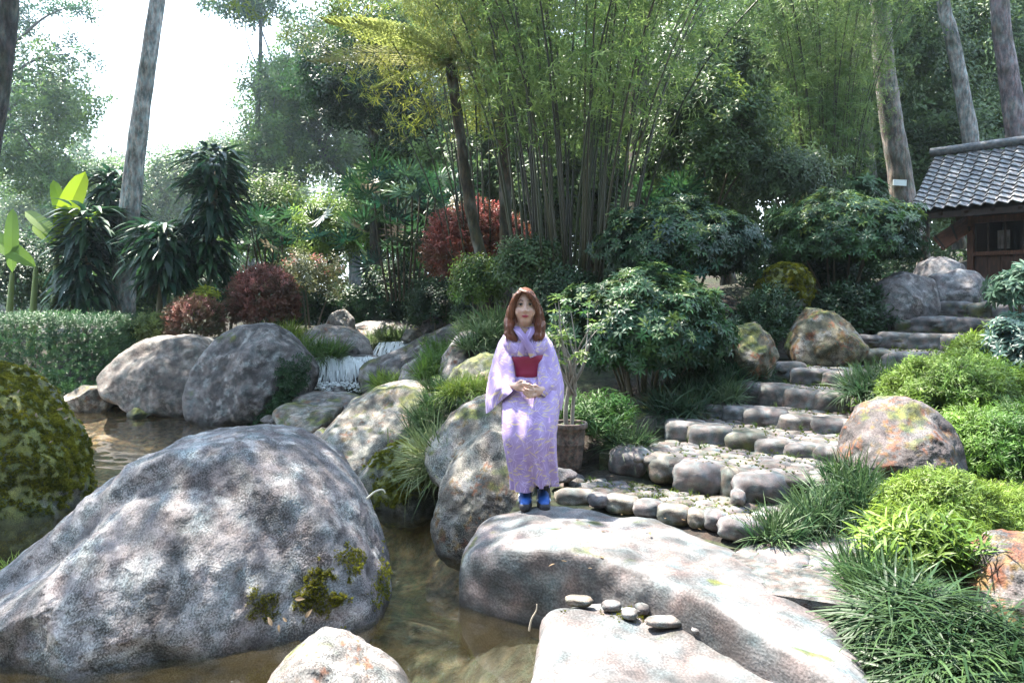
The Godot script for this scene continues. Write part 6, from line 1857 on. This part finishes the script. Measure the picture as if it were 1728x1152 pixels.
func make_hut() -> void:
	var O := Vector3(6.25, 3.14, -11.5)                   # left end of the eave
	var e := Vector3(0.68, 0, 0.733)                     # along the eave, to the right and nearer
	var n := Vector3(0.733, 0, -0.68)                    # inwards
	var run := 1.18
	var rise := 1.0
	var slope := (n * run + Vector3.UP * rise)
	var sl := slope.length()
	var sd := slope / sl
	var out := e.cross(sd) * -1.0
	if out.y < 0: out = -out
	var t := thing("hut", "small wooden hut with a grey wavy tile roof at the right edge above the steps", "hut", O - Vector3(0, 1.3, 0) + n * 1.2 + e * 1.6)
	var g := func(a: float, w: float, y: float) -> Vector3: return O + e * a + n * w + Vector3(0, y, 0) - t.position
	# roof tiles: one shared wavy tile
	var roof := start()
	var qd := [g.call(0.02, 0.03, -0.03), g.call(4.0, 0.03, -0.03), g.call(4.0, run, rise - 0.03), g.call(0.02, run, rise - 0.03), g.call(4.0, run * 2 - 0.03, -0.03), g.call(0.02, run * 2 - 0.03, -0.03)]
	var wood := Color(0.055, 0.032, 0.02)
	roof.set_color(wood)
	for k in [[0, 3, 2, 1], [3, 5, 4, 2]]:
		var nn: Vector3 = (qd[k[1]] - qd[k[0]]).cross(qd[k[3]] - qd[k[0]]).normalized()
		for tri in [[0, 1, 2], [0, 2, 3]]:
			for v in tri:
				roof.set_normal(-nn if nn.y < 0 else nn); roof.add_vertex(qd[k[v]])
			for v in [tri[0], tri[2], tri[1]]:
				roof.set_normal(nn if nn.y < 0 else -nn); roof.add_vertex(qd[k[v]] - Vector3(0, 0.03, 0))
	var rf := part("roof", roof.commit(), M.wood, t)
	var tw := 0.168
	var tl := sl / 13.0
	var tiles := []
	for v in 3:
		var pos := PackedVector3Array()
		var col := PackedColorArray()
		var c: Color = [Color(0.30, 0.305, 0.325), Color(0.36, 0.36, 0.375), Color(0.25, 0.25, 0.27)][v]
		for j in 4:                                      # over the tile from its head to its lip, then down the lip
			for i in 11:
				var u := i / 10.0
				var y := 0.022 * sin(TAU * u) + 0.006 * sin(2.0 * TAU * u)
				var l: float = [tl * 1.25, 0.0, -0.004, -0.002][j]
				pos.append(Vector3((u - 0.5) * tw * 1.03, y + [-0.012, 0.022, 0.016, 0.0][j], -l))
				col.append(c)
		tiles.append(grid_mesh(reversed_rows(pos, 11, 4), 11, 4, col))
	rng.seed = 3
	var bs := Basis(e, out, e.cross(out))                # z runs down the slope
	if bs.z.y > 0: bs = Basis(-e, out, (-e).cross(out))
	for r in 13:
		for c in 22:
			var p: Vector3 = g.call((c + 0.5) * tw, 0, 0) + sd * (r * tl) + out * 0.018
			part("roof_tile", tiles[rng.randi() % 3], M.tile, rf, Transform3D(bs * Basis(Vector3.UP, rr(-0.012, 0.012)), p + out * rr(-0.002, 0.003)))
	var st := start()
	st.set_color(Color(0.27, 0.27, 0.28))
	box(st, g.call(1.9, run, rise + 0.035), Vector3(3.9, 0.12, 0.16), Basis(e, Vector3.UP, e.cross(Vector3.UP)))
	part("ridge", merge([st.commit(), tube([g.call(-0.06, run, rise + 0.10), g.call(1.9, run, rise + 0.095), g.call(3.9, run, rise + 0.10)], [0.075, 0.07, 0.07], 12, Color(0.25, 0.25, 0.27))]), M.tile, rf)
	# boards along eave and gable, rafters
	var fr := Basis(e, Vector3.UP, e.cross(Vector3.UP))
	st = start()
	st.set_color(Color(0.06, 0.035, 0.025))
	box(st, g.call(1.95, 0.05, -0.085), Vector3(3.9, 0.09, 0.03), fr)
	part("fascia", st.commit(), M.wood, t)
	for k in 12:
		st = start()
		st.set_color(Color(0.07, 0.035, 0.022))
		box(st, g.call(0.1 + k * 0.34, run * 0.5, rise * 0.5 - 0.10), Vector3(0.05, 0.07, sl * 0.96), Basis(e, out, e.cross(out)))
		part("rafter", st.commit(), M.wood, t)
	st = start()
	st.set_color(Color(0.16, 0.08, 0.05))
	box(st, g.call(0.03, run * 0.5, rise * 0.5 - 0.07), Vector3(0.03, 0.12, sl), Basis(e, out, e.cross(out)))
	part("barge_board", st.commit(), M.wood, t)
	# posts and walls
	var red := Color(0.2, 0.075, 0.042)
	var foot := -1.35
	for a in [0.72, 3.4]:
		for w in [0.48, 1.9]:
			st = start()
			st.set_color(red)
			box(st, g.call(a, w, (foot + 0.28) * 0.5), Vector3(0.085, -foot + 0.28, 0.085), fr)
			part("post", st.commit(), M.wood, t)
	for k in 16:                                         # boards of the low wall
		st = start()
		st.set_color(Color(0.15, 0.06, 0.036) * rr(0.75, 1.2))
		box(st, g.call(0.86 + k * 0.165, 0.50, -1.02 + 0.0), Vector3(0.16, 0.66, 0.03), fr)
		part("wall_board", st.commit(), M.wood, t)
	for q in [[-0.68, 0.06], [-0.16, 0.10]]:
		st = start()
		st.set_color(red)
		box(st, g.call(2.06, 0.485, q[0]), Vector3(2.7, q[1], 0.07), fr)
		part("rail", st.commit(), M.wood, t)
	for k in 11:
		st = start()
		st.set_color(Color(0.07, 0.035, 0.022))
		box(st, g.call(0.95 + k * 0.22, 0.49, -0.43), Vector3(0.025, 0.48, 0.025), fr)
		part("window_bar", st.commit(), M.wood, t)
	st = start()
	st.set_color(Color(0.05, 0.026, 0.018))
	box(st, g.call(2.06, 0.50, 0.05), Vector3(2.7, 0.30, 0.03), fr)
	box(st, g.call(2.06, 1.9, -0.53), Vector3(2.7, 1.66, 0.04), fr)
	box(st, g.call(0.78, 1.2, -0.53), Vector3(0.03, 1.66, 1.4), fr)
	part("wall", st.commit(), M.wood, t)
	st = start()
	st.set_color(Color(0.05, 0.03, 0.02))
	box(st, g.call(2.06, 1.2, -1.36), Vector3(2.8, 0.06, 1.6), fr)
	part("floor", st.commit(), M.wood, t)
	for k in 2:                                          # pale papers hung inside the bars
		st = start()
		st.set_color(Color(0.42, 0.36, 0.36))
		box(st, g.call(1.12 + k * 0.78, 0.62, -0.47), Vector3(0.16, 0.28, 0.01), fr)
		part("hanging_paper", st.commit(), M.wood, t)
	# the propped shutter on the end wall: boards on battens
	var s0 := P(1640, 358, 11.55) - t.position
	var s1 := P(1642, 388, 11.2) - t.position
	var s2 := P(1592, 422, 11.35) - t.position
	var s3 := P(1574, 402, 11.75) - t.position
	var sn := (s1 - s0).cross(s3 - s0).normalized()
	for k in 6:
		var a := s0.lerp(s1, (k + 0.04) / 6.0)
		var b := s0.lerp(s1, (k + 0.96) / 6.0)
		var c := s3.lerp(s2, (k + 0.96) / 6.0)
		var d := s3.lerp(s2, (k + 0.04) / 6.0)
		part("shutter_board", plate([a, b, c, d], sn, 0.02, Color(0.34, 0.12, 0.065) * rr(0.75, 1.2)), M.wood, t)
	for f in [0.08, 0.5, 0.92]:
		var a := s0.lerp(s3, f - 0.025)
		var b := s1.lerp(s2, f - 0.025)
		var c := s1.lerp(s2, f + 0.025)
		var d := s0.lerp(s3, f + 0.025)
		var lift := sn * 0.022 * (1.0 if sn.z > 0 else -1.0)
		part("shutter_batten", plate([a + lift, b + lift, c + lift, d + lift], sn, 0.02, Color(0.08, 0.035, 0.022)), M.wood, t)

func plate(q: Array, n: Vector3, thick: float, c: Color) -> ArrayMesh:       # a board with those four corners
	var st := start()
	st.set_color(c)
	var h := n * thick * 0.5
	for s in [1.0, -1.0]:
		st.set_normal(n * s)
		for k in ([0, 2, 1, 0, 3, 2] if s > 0 else [0, 1, 2, 0, 2, 3]): st.add_vertex(q[k] + h * s)
	for k in 4:
		var a: Vector3 = q[k]
		var b: Vector3 = q[(k + 1) % 4]
		st.set_normal((b - a).cross(n).normalized())
		for v in [a + h, b + h, b - h, a + h, b - h, a - h]: st.add_vertex(v)
	return st.commit()

func reversed_rows(pos: PackedVector3Array, nx: int, ny: int) -> PackedVector3Array:
	var out := PackedVector3Array()
	for j in ny:
		for i in nx: out.append(pos[(ny - 1 - j) * nx + i])
	return out

func make_small() -> void:
	# the plate on the trunk
	var p := P(1519, 308, 14.14)
	var plate_ := thing("sign_plate", "small white name plate nailed to the lichened trunk left of the hut", "sign", p)
	var st := start()
	box(st, Vector3.ZERO, Vector3(0.26, 0.115, 0.012), Basis(Vector3.BACK, -0.05))
	part("plate", st.commit(), mat(Color(0.62, 0.68, 0.66), 0.5), plate_)
	for k in 2:
		var nail := SphereMesh.new()
		nail.radius = 0.006; nail.height = 0.012; nail.radial_segments = 8; nail.rings = 4
		part("nail", nail, mat(Color(0.1, 0.1, 0.1), 0.4), plate_, Transform3D(Basis(), Vector3(-0.1 + 0.2 * k, 0.03, 0.008)))
	# sticks and a curled dead frond
	var stick := func(called: String, label: String, pts: Array, r: float, c: Color) -> void:
		var b: Vector3 = pts[0]
		var line := smooth_line(pts.map(func(q): return q - b), 5)
		var rad := []
		for k in line.size(): rad.append(r * (1.0 - 0.6 * k / line.size()))
		var o := MeshInstance3D.new()
		o.name = numbered(called)
		o.mesh = tube(line, rad, 6, c)
		o.material_override = M.twig
		o.position = b
		add_child(o, true)
		tag(o, label, "twig")
	stick.call("twig", "pale bent twig sticking out of the water before the long rock", [P(893, 1064, 3.75), P(897, 1045, 3.74), P(905, 1030, 3.73), P(906, 1019, 3.73)], 0.006, Color(0.42, 0.37, 0.3))
	stick.call("twig", "curled pale dead frond on the right shoulder of the huge boulder", [P(618, 842, 4.4), P(632, 830, 4.42), P(645, 826, 4.42), P(650, 832, 4.42)], 0.008, Color(0.5, 0.47, 0.38))
	stick.call("twig", "thin upright shoot in front of the large sloping boulder", [P(662, 790, 7.2), P(656, 765, 7.2), P(654, 722, 7.2)], 0.009, Color(0.16, 0.2, 0.05))
	# leaves fallen on the stones, moss and landing
	rng.seed = 44
	var fall := thing("fallen_leaves", "scattered dry leaves fallen on rocks, moss and landing", "leaves")
	fall.set_meta("kind", "stuff")
	for q in [[110, 705, 5.5], [60, 700, 5.42], [85, 745, 5.42], [30, 660, 5.6], [100, 690, 5.55], [480, 1045, 3.55], [505, 1010, 3.6], [470, 1060, 3.5], [520, 1035, 3.58], [455, 1048, 3.5]]:
		var at := P(q[0], q[1], q[2])
		put_sprig("single", at, Vector3(rr(-0.5, 0.5), 0.6, 1.0), rr(0.03, 0.055), Color(0.22, 0.16, 0.10) * rr(0.6, 1.4))
	for k in 60:
		var at := Vector3(rr(0.1, 1.3), 0.415, rr(-4.5, -3.4))
		if at.x > 0.0 and k % 3 == 0: put_sprig("single", at, Vector3(rr(-0.2, 0.2), 1, rr(-0.2, 0.2)), rr(0.02, 0.04), Color(0.22, 0.15, 0.08) * rr(0.6, 1.4))
	empty_bag(fall, "leaf", M.leaf)
# ------------------------------------------------------------------ the scene
func _ready() -> void:
	var cam := Camera3D.new()
	cam.name = "camera"
	cam.projection = Camera3D.PROJECTION_FRUSTUM
	cam.near = 0.05
	cam.far = 200.0
	cam.size = 2.0 * 0.05 * 576.0 / F
	cam.frustum_offset = Vector2(0, -(576.0 - HY) / F * 0.05)
	cam.position = Vector3(0, EYE, 0)
	add_child(cam, true)
	cam.current = true
	var env := Environment.new()
	env.background_mode = Environment.BG_SKY
	var sky := Sky.new()
	var sm := ProceduralSkyMaterial.new()
	sm.sky_top_color = Color(0.70, 0.79, 0.91)
	sm.sky_horizon_color = Color(0.90, 0.95, 0.97)
	sm.sky_curve = 0.25
	sm.sky_energy_multiplier = 1.0
	sm.ground_bottom_color = Color(0.12, 0.13, 0.1)
	sm.ground_horizon_color = Color(0.5, 0.55, 0.5)
	sky.sky_material = sm
	env.sky = sky
	env.tonemap_mode = Environment.TONE_MAPPER_LINEAR
	env.tonemap_exposure = 5.7
	env.volumetric_fog_enabled = true
	env.volumetric_fog_density = 0.0011
	env.volumetric_fog_anisotropy = 0.75
	env.volumetric_fog_albedo = Color(0.90, 0.96, 1.0)
	env.sdfgi_enabled = true
	env.ssao_enabled = true
	env.ssil_enabled = true
	var we := WorldEnvironment.new()
	we.name = "world"
	we.environment = env
	add_child(we, true)
	var sun := DirectionalLight3D.new()
	sun.name = "sun"
	sun.light_energy = 1.6
	sun.light_color = Color(1.0, 0.97, 0.92)
	sun.light_angular_distance = 0.5
	sun.shadow_enabled = true
	add_child(sun, true)
	sun.look_at_from_position(Vector3(-0.46, 1.3, -0.42), Vector3.ZERO)

	var mist := FogVolume.new()  # mist added to imitate the lens flare at upper left
	mist.name = "flare_mist"
	mist.shape = RenderingServer.FOG_VOLUME_SHAPE_ELLIPSOID
	mist.size = Vector3(30, 22, 18)
	mist.position = Vector3(-13, 6, -26)
	var mm := FogMaterial.new()
	mm.density = 0.0045
	mm.albedo = Color(0.88, 0.96, 1.0)
	mist.material = mm
	mist.set_meta("kind", "stuff")
	mist.set_meta("label", "added mist standing in for lens flare among the far trees at the left")
	add_child(mist, true)

	make_materials()
	make_ground()
	water_sheet("pond", -14.0, 1.2, 2.0, -11.9, 0.0, 170, 0.006)
	make_sprigs()
	make_stones()
	make_rocks()
	make_plants()
	make_waterfall()
	make_pot()
	make_hut()
	make_person()
	make_small()
	#REST
